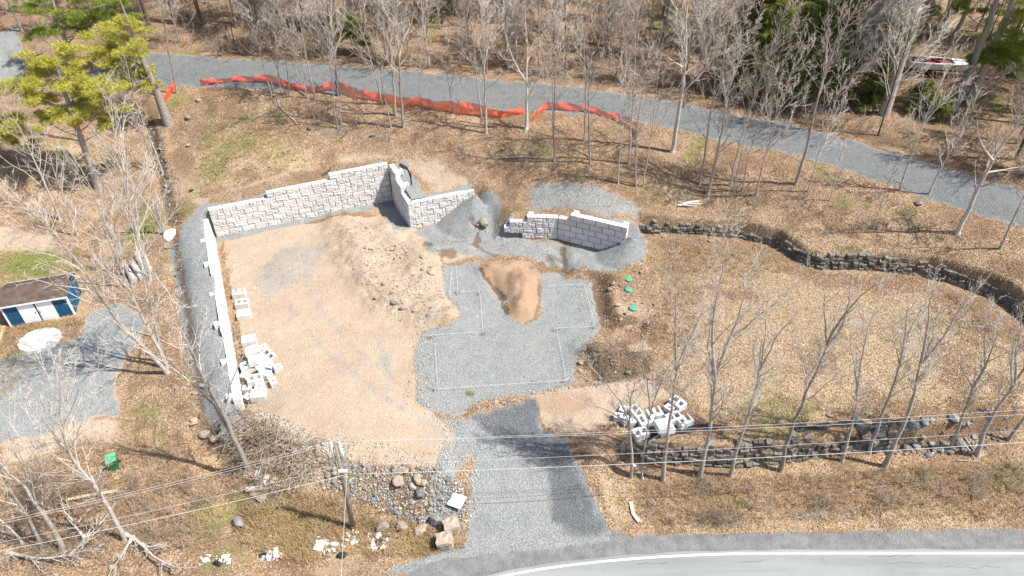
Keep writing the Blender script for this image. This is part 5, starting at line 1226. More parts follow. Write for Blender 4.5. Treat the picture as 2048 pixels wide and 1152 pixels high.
left = [((336,745),[([(336,745),(312,718),(240,650),(205,600),(180,560),(140,500),(100,455)],16,.03),([(205,600),(170,540),(110,470),(30,395)],8,.015)],'big bare tree leaning far left over the gravel yard',kwl),
 ((334,735),[([(334,735),(315,690),(285,640),(260,580),(235,520),(205,450)],15,.04),([(260,580),(215,540),(165,500)],6,.015)],'middle stem of the trees leaning over the gravel yard',kwl),
 ((330,725),[([(330,725),(315,680),(300,600),(290,540),(270,460),(250,380)],10,.03)],'straight right stem of the trees leaning over the gravel yard',kwl),
 ((497,935),[([(497,935),(470,880),(440,815),(400,740),(365,670),(345,610)],20,.05),([(464,868),(432,815),(390,770),(335,725),(290,705)],12,.03)],'forked pale tree leaning left beside the brush heap',dict(kwl, limbs=6)),
 ((335,470),[([(335,470),(310,435),(290,405),(270,380),(245,330)],14,.04),([(330,465),(318,430),(305,390),(295,340)],6,.02)],'twin trunk tree beside the stream',kwl),
 ((250,1078),[([(250,1078),(225,1030),(200,985),(180,960),(150,925),(130,900),(122,860),(120,800)],18,.04),([(130,900),(95,850),(60,810)],7,.02),([(122,860),(150,800),(170,750)],6,.02)],'bent pale tree rising beside the long plank',kwl),
 ((128,1105),[([(128,1105),(95,1040),(70,1000),(40,965),(0,930),(-30,880)],20,.06),([(70,1000),(60,940),(30,900)],6,.02)],'thick grey trunk leaning out of the lower left corner',dict(kwl, limbs=7)),
 ((85,1098),[([(85,1098),(60,1040),(35,1000),(5,950),(-40,890)],13,.05)],'second grey trunk in the lower left corner',dict(kwl, limbs=7)),
 ((45,1088),[([(45,1088),(20,1055),(0,1040),(-40,1010)],10,.05)],'third grey trunk at the lower left edge',dict(kwl, limbs=6)),
 ((300,560),[([(300,560),(285,500),(265,430),(245,330),(225,250)],12,.04)],'tall thin tree behind the birch logs',kwl),
 ((265,575),[([(265,575),(240,510),(205,430),(170,350)],11,.04)],'tall thin tree left of the birch logs',kwl),
 ((318,355),[([(318,355),(295,290),(270,240),(245,190)],7,.02)],'slender tree on the slope left of the stream',kwl),
 ((325,345),[([(325,345),(305,290),(280,230),(262,170)],7,.02)],'slender pale tree at the stream edge below the pine',kwl),
 ((120,440),[([(120,440),(95,380),(60,300),(20,220)],10,.03)],'bare tree in the upper left thicket near the green lawn',kwl),
 ((155,470),[([(155,470),(135,420),(110,350),(95,300)],8,.03)],'smaller bare tree right of the green lawn',kwl)]
for i, (bp, st, lab, kw) in enumerate(left): traced('bare_tree', lab, bp, st, M_bark_pale if i not in (9, 10) else M_bark_grey, M_twig_pale, 600+i, GL, .03, **kw)
for i, (stpx, lab) in enumerate(((((252,1072),(285,1095),(330,1140),(360,1165)),'fallen branchy treetop at the foot of the bent pale tree'),(((175,1088),(150,1050),(140,1035)),'crooked broken limb in the lower left corner'),(((20,1110),(70,1125),(130,1130),(175,1120)),'long grey fallen limb along the bottom left corner'),(((140,1120),(180,1085),(210,1060)),'pale dead limb arching over the corner brush'),(((270,1078),(255,1110),(235,1150)),'dead limb lying towards the bottom edge'))):
    q = [G(u, min(v, 1150)) for u, v in stpx]; b0 = q[0].copy()
    pts = [p-b0+np.array((0, 0, .25+.25*k)) for k, p in enumerate(q)]
    tb, cb = bare_geo(650+i, [(pts, .12, .03)], limbs=26, lstart=.1, spread=.8, llen=.34, dens=(6, 5), tw=.012, up=.03)
    tree_obj('fallen_limb', lab, b0, tb, cb, M_bark_pale, M_twig_pale, 'fallen limbs in the lower left corner', 'fallen limb')
GS = 'bare trees on the slope below the gravel lane'
kws = dict(limbs=11, lstart=.30, spread=.8, llen=.36, dens=(7, 6), tw=.013, up=.10)
slope = [((353,186),[([(353,186),(340,120),(330,60),(322,0),(316,-50)],6,.03)],'pale slender tree beside the orange fence scrap'),
 ((544,192),[([(544,192),(532,150),(514,85),(500,20)],5,.02)],'leftmost leaning sapling at the orange fence'),((562,186),[([(562,186),(555,130),(548,60),(540,-20)],5,.02)],'second sapling behind the left part of the orange fence'),((579,190),[([(579,190),(573,130),(565,60),(558,-40)],5,.02)],'straight sapling in the cluster at the orange fence'),((574,188),[([(574,188),(556,150),(540,90),(535,20)],5,.02)],'sapling leaning left in the cluster at the orange fence'),
 ((630,198),[([(630,198),(620,150),(610,100),(598,30),(590,-40)],7,.02)],'pale sapling left of the dark trunk at the orange fence'),((629,236),[([(629,236),(610,180),(590,110),(570,40)],5,.02)],'thin leaning sapling in front of the fence left of the dark trunk'),
 ((678,190),[([(678,190),(670,130),(660,60),(652,-10),(645,-90)],13,.08)],'tall dark straight trunk standing in the orange fence'),((675,257),[([(675,257),(668,215),(664,150),(655,60),(650,0)],5,.02)],'left of the pair of saplings in front of the dark trunk'),((683,250),[([(683,250),(678,200),(672,130),(668,40)],5,.02)],'right of the pair of saplings in front of the dark trunk'),
 ((765,208),[([(765,208),(752,150),(735,95),(715,40),(700,-10)],7,.03)],'leaning grey tree in the middle of the orange fence'),((782,255),[([(782,255),(772,200),(758,140),(745,60)],5,.02)],'thin sapling below the middle of the orange fence'),((792,231),[([(792,231),(786,160),(780,90),(776,20),(772,-60)],9,.03),([(786,165),(790,100),(788,20)],6,.02)],'twin stemmed grey tree in the middle of the orange fence'),((807,254),[([(807,254),(802,180),(796,100),(790,30),(780,-50)],10,.04)],'tall grey tree right of the twin stemmed tree'),
 ((840,213),[([(840,213),(838,170),(842,120),(846,60)],4,.015)],'thin dark sapling behind the right half of the fence'),((908,226),[([(908,226),(900,180),(893,140),(888,90)],5,.015),([(900,180),(912,130),(915,80)],4,.015)],'curved thin sapling at the fence left of the pale trunk'),((963,234),[([(963,234),(955,170),(950,110),(945,50)],7,.02)],'brown tree just left of the tall pale trunk'),((972,266),[([(972,266),(970,190),(968,110),(963,30),(960,-40)],9,.04)],'tall pale straight trunk in front of the fence'),
 ((1052,258),[([(1052,258),(1054,210),(1053,165)],14,.12),([(1053,165),(1035,140),(1015,90),(1000,30)],8,.02),([(1053,165),(1055,110),(1050,40),(1052,-20)],9,.02),([(1056,200),(1080,145),(1100,100),(1130,50)],8,.02)],'spreading many limbed pale tree at the gap in the fence'),
 ((1107,324),[([(1107,324),(1109,250),(1109,160),(1110,80),(1112,0)],6,.02)],'straight thin tree below the right fence length'),((1105,278),[([(1105,278),(1106,220),(1102,150),(1098,90)],4,.015)],'sapling behind the straight thin tree'),((1167,282),[([(1167,282),(1172,220),(1170,130),(1165,50)],8,.03)],'left tree of the pair under the right fence length'),((1180,328),[([(1180,328),(1177,250),(1176,180),(1200,110),(1225,60)],7,.02)],'right tree of the pair under the right fence length'),
 ((1236,367),[([(1236,367),(1240,300),(1243,230),(1247,170)],6,.02)],'pale thin tree left of the fence end'),((1258,327),[([(1258,327),(1262,260),(1268,180),(1270,90),(1275,20)],9,.03)],'tree standing at the curled end of the orange fence'),((1272,372),[([(1272,372),(1270,310),(1275,240),(1290,150)],7,.02)],'tree with a dark lower trunk near the fence end'),((1286,373),[([(1286,373),(1298,300),(1310,210),(1320,120)],5,.02)],'thin sapling right of the dark lower trunk'),
 ((1344,303),[([(1344,303),(1358,225),(1368,150),(1372,80),(1375,0),(1378,-70)],17,.07),([(1368,150),(1400,125),(1440,110)],7,.02),([(1366,135),(1330,110),(1295,90)],6,.015)],'big tall trunk between the fence end and the gravel lane'),
 ((1399,369),[([(1399,369),(1412,290),(1424,210),(1432,130),(1440,60)],9,.03)],'left of the two tall trees below the lane'),((1416,386),[([(1416,386),(1436,300),(1452,210),(1465,150)],13,.06),([(1452,205),(1445,160),(1450,90)],8,.02),([(1460,170),(1485,110),(1515,40)],8,.02)],'right and thicker of the two tall trees below the lane'),
 ((1459,371),[([(1459,371),(1475,300),(1500,220),(1530,130),(1560,50)],7,.02)],'slim tree leaning right below the lane'),((1468,382),[([(1468,382),(1480,320),(1492,260)],6,.02)],'short stub like sapling below the lane'),((1484,382),[([(1484,382),(1498,310),(1520,230),(1545,140)],6,.02)],'second slim tree leaning right below the lane'),((1513,390),[([(1513,390),(1530,310),(1560,220),(1590,120)],7,.02)],'third slim tree leaning right below the lane'),
 ((1591,369),[([(1591,369),(1612,300),(1630,220),(1650,140),(1675,80),(1720,0)],12,.04),([(1650,145),(1655,70),(1658,0)],7,.02)],'tall forked tree in front of the dark evergreens'),((1615,383),[([(1615,383),(1632,330),(1650,260),(1680,180)],5,.015)],'thin sapling right of the tall forked tree'),
 ((1800,381),[([(1800,381),(1822,310),(1845,250),(1870,190),(1890,140)],8,.02),([(1845,250),(1875,215),(1920,180)],5,.015)],'white birch leaning over the lane on the right'),((1858,388),[([(1858,388),(1885,330),(1915,280),(1945,220)],8,.02),([(1905,295),(1900,250),(1910,220)],5,.015)],'second white birch leaning over the lane on the right'),
 ((1915,466),[([(1915,466),(1950,390),(1985,320),(2020,270),(2060,210)],17,.06),([(1985,320),(1960,290),(1955,240)],8,.02),([(1975,345),(2010,340),(2060,330)],8,.02)],'big grey tree leaning right beside the lane edge'),((2000,497),[([(2000,497),(2030,430),(2048,395),(2080,330)],9,.03)],'tree at the right edge below the lane'),((1745,460),[([(1745,460),(1765,400),(1785,340)],4,.015)],'small sapling on the leaf slope above the winding wall'),((1660,400),[([(1660,400),(1668,360),(1680,310)],4,.015)],'pale sapling on the leaf slope')]
for i, (bp, st, lab) in enumerate(slope):
    dk_ = lab.startswith('tall dark'); bi = 'birch' in lab
    traced('bare_tree' if not bi else 'birch_tree', lab, bp, st, M_bark_dark if dk_ else (M_birch if bi else (M_bark_pale if i % 3 != 1 else M_bark_grey)), M_twig_pale if i % 2 or bi else M_twig_brown, 700+i, GS, random.uniform(-.04, .06), **kws)

# ------------------------------------------------------------------ woods beyond the lane: copies of a few grown trees
protos = []
for s in range(9):
    R = np.random.default_rng(900+s); Hh = R.uniform(10, 16); ln = R.uniform(-.08, .08, 2)
    stems = [([(0, 0, -.3), (ln[0]*Hh*.3, ln[1]*Hh*.3, Hh*.33), (ln[0]*Hh*.7, ln[1]*Hh*.6, Hh*.7), (ln[0]*Hh, ln[1]*Hh, Hh)], R.uniform(.09, .17), .02)]
    if s % 3 == 0: stems.append(([(ln[0]*Hh*.2, ln[1]*Hh*.2, Hh*.22), (1.0+ln[0]*Hh*.5, .4, Hh*.6), (1.6, .8, Hh*.9)], .08, .015))
    tb, cb = bare_geo(900+s, stems, limbs=20, lstart=.16, spread=.8, llen=.34, dens=(9, 10), tw=.015, up=.1)
    protos.append((tb.mesh('trunk', [(M_bark_pale, M_bark_grey, M_bark_dark)[s % 3]], True), cb.mesh('crown', [(M_twig_brown, M_twig_pale)[s % 2]])))
R = np.random.default_rng(31)
pts = []
while len(pts) < 215:
    x = R.uniform(-72, 72); y = np.interp(x, rc[:, 0], rc[:, 1])+4.2+R.random()**1.25*40
    if np.hypot(x, y) > 130: continue
    u_ = 1024+FPX*x/(y*FW[1]+(float(tz(x, y))-CAM_H)*FW[2])
    if u_ < -120 or u_ > 2170: continue
    if 1760 < u_ < 2000 and y < 84: continue
    if u_ < 330 and R.random() < .65: continue
    if any((x-a)**2+(y-b_)**2 < 2.6 for a, b_ in pts): continue
    pts.append((x, y))
for x, y in pts:
    pk = R.integers(0, 9); tm, cm = protos[pk]; s = R.uniform(.65, 1.15)
    dy = y-np.interp(x, rc[:, 0], rc[:, 1]); c_ = y*FW[1]+(float(tz(x, y))-CAM_H)*FW[2]; uu = 1024+FPX*x/c_
    reg = ['at the far left', 'behind the left pines', 'above the fence start', 'above the dark fence trunk', 'above the middle of the fence', 'above the spreading tree', 'above the fence end', 'left of the evergreens', 'among the evergreens', 'left of the boat', 'around the boat', 'at the far right'][int(np.searchsorted([60, 300, 500, 680, 860, 1060, 1280, 1450, 1680, 1780, 1960], uu))]
    lab = '%s %s %s woodland tree %s, %s' % ('tall' if s > .98 else 'short' if s < .8 else 'middling', ('pale', 'grey', 'dark')[pk % 3], 'forked' if pk % 3 == 0 else 'straight', reg, 'beside the lane' if dy < 9 else 'part way uphill' if dy < 20 else 'high uphill')
    t = thing('woodland_tree', lab, 'tree', (x, y, float(tz(x, y))-.1), R.uniform(0, 6.28), 'bare woods beyond the gravel lane'); t.scale = (s, s, s*R.uniform(.9, 1.15))
    obj('trunk', tm, t); obj('crown', cm, t)

# ------------------------------------------------------------------ evergreens
def tuft_cloud(R, mb, c, rx, ry, rz, n, ln, wd, per=9, droop=.25):
    """needle tufts spread through a flattened clump"""
    P_ = R.normal(size=(n, 3)); P_ /= np.linalg.norm(P_, axis=1)[:, None]; P_ *= (R.random((n, 1))**.45)
    ctr = np.array(c)+P_*np.array((rx, ry, rz))
    m = n*per
    C_ = np.repeat(ctr, per, 0)
    D = R.normal(size=(m, 3))*np.array((1, 1, .7))+np.repeat(P_, per, 0)*1.1+np.array((0, 0, droop)); D /= np.linalg.norm(D, axis=1)[:, None]
    S = np.cross(D, R.normal(size=(m, 3))); S /= np.linalg.norm(S, axis=1)[:, None]+1e-9
    L_ = ln*R.uniform(.6, 1.3, (m, 1)); st = C_+R.normal(0, ln*.25, (m, 3))
    V = np.stack([st-S*wd*.75, st+S*wd*.75, st+D*L_*1.1], 1).reshape(-1, 3)
    mb.t.append(np.arange(3*m).reshape(-1, 3)+mb.n); mb.v.append(V); mb.n += len(V)
def pine(name, label, base_px, trunk_px, w, clumps, mat, seed, group, scale=1., depth=1.3, tall=0.):
    R = np.random.default_rng(seed); b = G(*base_px); ppm = FPX/np.dot(b-CAMP, FW)
    tp = [np.array((0., 0, -.3))]+[on_plane_y(u, v, b[1])-b for u, v in trunk_px[1:]]
    tb, fb = MB(), MB(); lb_ = tb
    if tall:                                          # the trunk and its crown go on above the frame
        d = unit(tp[-1]-tp[-2]); tp += [tp[-1]+d*3.5, tp[-1]+d*(tall-tp[-1][2])/max(d[2], .5)]
    tp = np.array(tp); rr = np.linspace(w*.85/ppm/2, .05, len(tp)); rr[0] *= 1.25
    cum = np.r_[0, np.cumsum(np.linalg.norm(np.diff(tp, axis=0), axis=1))]
    tb.tube(tp, rr, 10, False)
    cl3 = [(on_plane_y(u, v, b[1]+R.uniform(-depth, depth))-b, r/ppm*scale) for u, v, r in clumps]
    if tall:
        for k in range(15):
            f = R.uniform(.66, 1.0); p = np.array([np.interp(f*cum[-1], cum, tp[:, j]) for j in range(3)]); a = R.uniform(0, 6.283); rad = (1.15-f)*6.*R.uniform(.4, 1.)
            cl3.append((p+np.array((math.cos(a)*rad, math.sin(a)*rad, R.uniform(-.3, .6))), R.uniform(.9, 1.5)))
    for c, r in cl3:
        f = np.clip((c[2]-.45*r-1.)/max(tp[-1][2], 1), .12, .98); p = np.array([np.interp(f*cum[-1], cum, tp[:, k]) for k in range(3)])
        mid = (p+c)/2+np.array((0, 0, -.25)); lb_.tube([p, mid, c+np.array((0, 0, -r*.2))], [.075, .05, .02], 5, False)
        for k in range(5):
            e = c+R.normal(size=3)*np.array((r, r, r*.35))*.7; lb_.tube([mid+(c-mid)*R.uniform(.2, .9), e], [.022, .01], 4, False)
        for k in range(6):
            e = c+R.normal(size=3)*np.array((r*.55, r*.55, r*.3)); tuft_cloud(R, fb, e, r*.52, r*.52, r*.17, int(16+24*r), .24, .03, 11, .45)
    t = thing(name, label, 'pine tree', b, 0, group)
    obj('trunk', tb.mesh('trunk', [M_bark_grey], True), t); obj('crown', fb.mesh('crown', [mat]), t)
GPN = 'yellow green pines at the upper left'
pine('pine_tree', 'pine with yellow green foliage leaning beside the orange fence scrap', (336,246), [(336,246),(312,180),(285,120),(262,60),(240,0)], 20, [(235,68,40),(212,90,38),(255,96,36),(228,120,40),(270,120,28),(240,150,36),(285,158,26),(300,168,14),(262,162,26),(205,110,26),(248,48,28)], M_needle_y, 41, GPN)
pine('pine_tree', 'broad yellow green pine spreading over the upper left thicket', (195,372), [(195,372),(170,300),(142,220),(118,150),(100,90)], 17, [(118,110,34),(85,130,30),(140,128,28),(112,160,36),(75,165,34),(30,172,34),(60,185,28),(150,168,34),(185,168,34),(205,180,26),(120,198,36),(165,205,30),(190,225,32),(110,215,26),(12,245,36),(35,255,24),(90,240,22),(150,235,24),(215,245,20)], M_needle_y, 42, GPN)
pine('pine_tree', 'greener pine behind the broad pine at the top left', (150,140), [(150,140),(130,80),(110,20),(95,-40)], 15, [(45,5,24),(75,8,24),(165,0,34),(200,15,30),(180,25,26),(230,30,28),(255,40,24),(120,45,26),(140,35,26),(100,60,24),(75,70,22),(160,50,24),(225,0,30)], M_needle_g, 43, GPN)
pine('pine_tree', 'low leaning pine at the left edge below the broad pine', (60,330), [(60,330),(30,280),(5,240),(-20,200)], 12, [(15,258,36),(-10,240,30),(30,275,24),(60,262,16),(70,290,14)], M_needle_y, 44, GPN)
GPR = 'tall pines around the parked boat'
for i, (bp, tp, w, cl, lab) in enumerate((((1768,228),[(1768,228),(1800,130),(1830,50),(1850,-20)],22,[(1806,72,22),(1790,60,18),(1815,85,14)],'tall pine trunk left of the parked boat'),((1760,88),[(1760,88),(1778,40),(1795,-10)],17,[(1730,20,22),(1800,-10,26)],'dark pine trunk far left behind the boat'),((1908,212),[(1908,212),(1945,130),(1980,40),(2000,-20)],19,[(1930,20,20),(1975,105,18),(1960,115,14)],'pine trunk just right of the parked boat'),
    ((1938,208),[(1938,208),(1975,120),(2010,40),(2035,-20)],19,[(2010,60,32),(2030,30,30),(2000,90,30),(2040,90,34),(2020,115,28),(1990,120,22),(2045,130,28),(1975,110,18),(2030,150,20)],'leafy green pine at the upper right corner'),((1846,75),[(1846,75),(1860,30),(1872,-20)],13,[(1862,20,22),(1880,30,18),(1850,8,18),(1875,65,14)],'green pine behind the parked boat'),((1898,90),[(1898,90),(1925,40),(1945,-10)],12,[(1935,5,16),(1985,20,18)],'slim pine beside the upturned dinghy'))):
    pine('tall_pine', lab, bp, tp, w, cl, M_needle_g, 50+i, GPR, tall=21.+i % 3)
pine('young_pine', 'bright green young pine beyond the lane near the dark trunk', (712,108), [(712,108),(706,70),(698,25)], 5, [(700,40,16),(715,50,14),(690,60,18),(705,75,18),(722,85,12),(650,32,12),(665,38,12)], M_needle_g, 57, None, .9, .8)
def hemlock(label, bpx, Hh, rad, seed):
    R = np.random.default_rng(seed); b = G(*bpx); tb, fb = MB(), MB(); lb_ = tb
    tb.tube([(0, 0, -.3), (0, 0, Hh*.5), (0, 0, Hh)], [.22, .14, .03], 8, False)
    z = 1.0
    while z < Hh:
        f = z/Hh; r = rad*(1-f)**.8*(.75+.5*R.random())+.25
        for k in range(6):
            a = R.uniform(0, 6.28); rr = r*R.uniform(.6, 1.1); e = np.array((math.cos(a)*rr, math.sin(a)*rr, z-rr*.22)); m_ = np.array((math.cos(a)*rr*.5, math.sin(a)*rr*.5, z+.05))
            lb_.tube([(0, 0, z), m_, e], [.035, .022, .01], 4, False)
            for q in (.35, .65, .95):
                c = np.array((math.cos(a)*rr*q, math.sin(a)*rr*q, z-.2*rr*q*q)); tuft_cloud(R, fb, c, .45, .45, .16, 15, .22, .04, 8, -.2)
        z += R.uniform(.32, .5)
    t = thing('hemlock_tree', label, 'evergreen tree', b, R.uniform(0, 6), 'dark evergreens beyond the gravel lane')
    obj('trunk', tb.mesh('trunk', [M_bark_dark], True), t); obj('crown', fb.mesh('crown', [M_needle_d if seed % 3 else M_needle_g]), t)
for i, (bp, hh, rd, lab) in enumerate((((1470,172),11.,2.6,'leftmost dark evergreen beyond the lane'),((1520,185),14.,3.2,'dark evergreen second from the left beyond the lane'),((1572,205),10.,2.8,'short dark evergreen close to the lane'),((1600,160),16.,3.4,'tallest dark evergreen beyond the lane'),((1650,190),14.,3.2,'dark evergreen right of the tall forked tree'),((1700,165),13.,3.0,'rightmost dark evergreen left of the boat'),((1640,105),15.,3.2,'dark evergreen deep in the woods behind the others'),((1545,115),14.,3.,'dark evergreen deep in the woods behind the leftmost ones'),((1740,215),5.5,2.0,'small bushy evergreen at the lane side left of the boat'),((1832,222),3.2,2.2,'low evergreen bush below the parked boat'),((1790,110),7.,1.8,'young evergreen left behind the boat'),((1870,238),2.6,2.0,'low evergreen bush right below the parked boat'))):
    hemlock(lab, bp, hh, rd, 71+i)

R = np.random.default_rng(321); wp = []
for k in range(2):
    tb, fb = MB(), MB(); tb.tube([(0, 0, -.4), (.1, .1, 6), (.3-.5*k, .2, 13), (.5-k, .3, 21)], [.30, .25, .2, .06], 9, False)
    for j in range(12): a = R.uniform(0, 6.283); z = R.uniform(3, 13); tb.tube([(.15, .1, z), (.15+math.cos(a)*1.2, .1+math.sin(a)*1.2, z+.1)], [.03, .012], 4, False)
    for j in range(26):
        a = R.uniform(0, 6.283); z = R.uniform(13.5, 21.); rad = (23-z)*.34*R.uniform(.4, 1); c = np.array((math.cos(a)*rad, math.sin(a)*rad, z)); tb.tube([(.3, .2, z-.4), c], [.06, .02], 4, False)
        tuft_cloud(R, fb, c, 1.1, 1.1, .35, 60, .26, .035, 9, .3)
    wp.append((tb.mesh('trunk', [M_bark_dark], True), fb.mesh('crown', [M_needle_g])))
for i, (u, v) in enumerate(((298,52),(352,48),(405,50),(560,60),(775,62),(1212,92),(1000,40),(900,20),(660,20),(1330,60),(1120,20),(1420,130),(1990,160),(1620,60),(2060,230),(2130,260),(1830,60))):
    g = G(u, v); wl = ('left of three dark pines above the left bend', 'middle of three dark pines above the left bend', 'right of three dark pines above the left bend', 'dark pine above the fence start', 'dark pine trunk right of the bright young pine', 'stout dark pine trunk above the right fence length', 'dark pine high in the middle woods', 'dark pine high above the tall pale trunk', 'dark pine high above the dark fence trunk', 'dark pine above the big tall trunk', 'dark pine high above the spreading tree', 'dark pine beside the lane left of the evergreens', 'dark pine near the right corner', 'dark pine deep among the evergreens', 'dark pine past the right edge', 'outermost dark pine past the right edge', 'dark pine behind the boat')[i]
    t = thing('woodland_pine', wl, 'pine tree', g-np.array((0, 0, .1)), i*1.3, 'dark pines in the woods'); t.scale = (1, 1, 1) if i % 2 else (.85, .85, .95)
    obj('trunk', wp[i % 2][0], t); obj('crown', wp[i % 2][1], t)

# ------------------------------------------------------------------ small stuff: stones, leaves, dry grass, brush
def jit_cols(R, n, stops):
    st = np.array(stops, float); k = R.integers(0, len(st), n); return np.clip(st[k]*R.uniform(.75, 1.25, (n, 1)), 0, 1)
def rot_mats(R, n, tilt=1.):
    a = R.uniform(0, 6.283, n); b = R.normal(0, .45*tilt, n); c = R.normal(0, .45*tilt, n)
    ca, sa_, cb_, sb_, cc, sc = np.cos(a), np.sin(a), np.cos(b), np.sin(b), np.cos(c), np.sin(c)
    Z = np.zeros(n); O = np.ones(n)
    Rz = np.stack([ca, -sa_, Z, sa_, ca, Z, Z, Z, O], 1).reshape(n, 3, 3)
    Rx = np.stack([O, Z, Z, Z, cb_, -sb_, Z, sb_, cb_], 1).reshape(n, 3, 3)
    Ry = np.stack([cc, Z, sc, Z, O, Z, -sc, Z, cc], 1).reshape(n, 3, 3)
    return Rz @ Rx @ Ry
GREYS = [(.15, .15, .145), (.24, .24, .235), (.33, .33, .32), (.20, .19, .17)]
TANS = [(.42, .34, .25), (.33, .27, .2), (.5, .43, .34), (.27, .24, .2), (.36, .33, .29)]
SV, SF, SC_ = [], [], []; sn = 0
def stones(xy, s0, s1, cols, seed, power=2.):
    global sn
    R = np.random.default_rng(seed); n = len(xy); size = s0+(s1-s0)*R.random(n)**power
    var = R.integers(0, 8, n); M = rot_mats(R, n); z = tz(xy[:, 0], xy[:, 1]); cc = jit_cols(R, n, cols)
    for k in range(8):
        i = np.where(var == k)[0]
        if not len(i): continue
        V, F = LOROCK[k]; F = np.array(F)
        W_ = np.einsum('nij,vj->nvi', M[i], V)*size[i][:, None, None]*.5+np.stack([xy[i, 0], xy[i, 1], z[i]+size[i]*.12], 1)[:, None, :]
        SV.append(W_.reshape(-1, 3)); SF.append((F[None]+(np.arange(len(i))*len(V))[:, None, None]).reshape(-1, 3)+sn); SC_.append(np.repeat(cc[i], len(V), 0)); sn += len(i)*len(V)
MIXED = GREYS+TANS
for poly, n, a, b, cols, sd in ((RUB, 4200, .08, .26, GREYS+GREYS+TANS[:3], 1), (RIDGEP, 3400, .05, .22, TANS+TANS+GREYS[2:], 2), (TOE, 1500, .07, .28, TANS+[(.5, .48, .45)], 3),
    ([(560,440),(760,420),(860,480),(700,560),(560,620),(480,640),(455,520)], 1400, .05, .16, MIXED+TANS, 4), ([(480,800),(620,860),(900,910),(940,920),(800,945),(640,915),(500,840)], 1300, .05, .2, TANS+TANS+GREYS, 5),
    ([(830,650),(880,655),(850,800),(900,835),(1000,835),(960,860),(870,850),(810,790)], 900, .05, .2, TANS, 6), ([(1150,560),(1240,540),(1330,560),(1330,660),(1230,690),(1160,720)], 1100, .05, .2, TANS+MIXED, 7), ([(1150,700),(1320,690),(1330,760),(1170,780)], 700, .05, .2, MIXED, 8),
    ([(860,470),(1000,450),(1130,500),(1130,550),(880,530)], 700, .05, .2, MIXED, 9), ([(880,850),(960,870),(960,1000),(930,1060),(870,1000)], 900, .06, .2, [(.42, .42, .41), (.33, .33, .32), (.5, .48, .45)], 10),
    ([(370,250),(640,260),(900,300),(960,380),(640,340),(400,400)], 900, .05, .2, TANS+[(.5, .48, .44)], 11), ([(1060,370),(1270,415),(1290,445),(1060,432)], 700, .05, .16, GREYS+TANS, 12), ([(360,430),(400,430),(450,810),(430,830),(385,660)], 1200, .04, .13, GREYS, 13),
    ([(290,240),(330,300),(355,450),(400,800),(420,880),(395,870),(340,450),(300,300)], 500, .1, .35, [(.07, .065, .06), (.16, .15, .14), (.3, .28, .25)], 14), ([(1760,840),(2040,810),(2040,880),(1880,920),(1770,905)], 500, .1, .35, GREYS, 15), ([(1190,960),(1260,960),(1270,1050),(1220,1060)], 350, .05, .18, MIXED, 16),
    ([(500,965),(560,970),(560,1015),(500,1015)], 400, .06, .18, [(.4, .42, .43), (.3, .31, .32)], 17), ([(1280,470),(1400,480),(1400,540),(1300,540)], 400, .05, .2, TANS, 18), ([(540,850),(700,895),(720,970),(640,985),(580,930)], 1600, .07, .24, MIXED, 24), (PAD, 900, .03, .09, [(.45, .45, .44), (.2, .2, .2)], 19), (DRIVE, 900, .03, .1, [(.42, .42, .41), (.2, .2, .2)], 20), ([(930,800),(1150,764),(1160,775),(960,830)], 500, .05, .18, TANS, 21), ([(955,525),(1080,525),(1085,640),(1040,650),(1015,630)], 500, .03, .14, TANS, 22), ([(450,490),(760,440),(830,800),(600,880),(490,800)], 1500, .03, .1, TANS+[(.55, .5, .44)], 23)):
    stones(scatter_poly(poly, int(n*.62), 50+sd), a, b, cols, sd)
prop(obj('rubble', qmesh('rubble', np.vstack(SV), np.vstack(SF), [M_rubble], False, np.vstack(SC_))), 'small stones and rubble strewn over the cleared ground', kind='stuff')

def mask_at(xy, m):
    """sample a ground mask at points"""
    i = np.clip(np.searchsorted(XS, xy[:, 0])-1, 0, len(XS)-2); j = np.clip(np.searchsorted(YS, xy[:, 1])-1, 0, len(YS)-2)
    return m.reshape(len(XS), len(YS))[i, j]
def full(q):
    r = np.zeros(len(FX)); r[near_i] = q; return r
BARE = full(np.clip(mx(m_pad, m_drive, m_road, m_strip, shoulder, m_nd, m_topleft, gravel, np.clip(dirt*1.2, 0, 1)*.97, dirt_o), 0, 1))
def rand_ground(n, seed, keep=None, x=(-62, 62), y=(20, 108)):
    R = np.random.default_rng(seed); out = np.zeros((0, 2))
    while len(out) < n:
        q = np.c_[R.uniform(*x, n*2), R.uniform(*y, n*2)]
        # only what the lens could see, with a margin
        c = q[:, 1]*FW[1]+(tz(q[:, 0], q[:, 1])-CAM_H)*FW[2]; q = q[np.abs(q[:, 0]) < c*.80+3]
        q = q[R.random(len(q)) > mask_at(q, BARE)]
        if keep is not None: q = q[R.random(len(q)) < keep(q)]
        out = np.vstack([out, q])
    return out[:n]
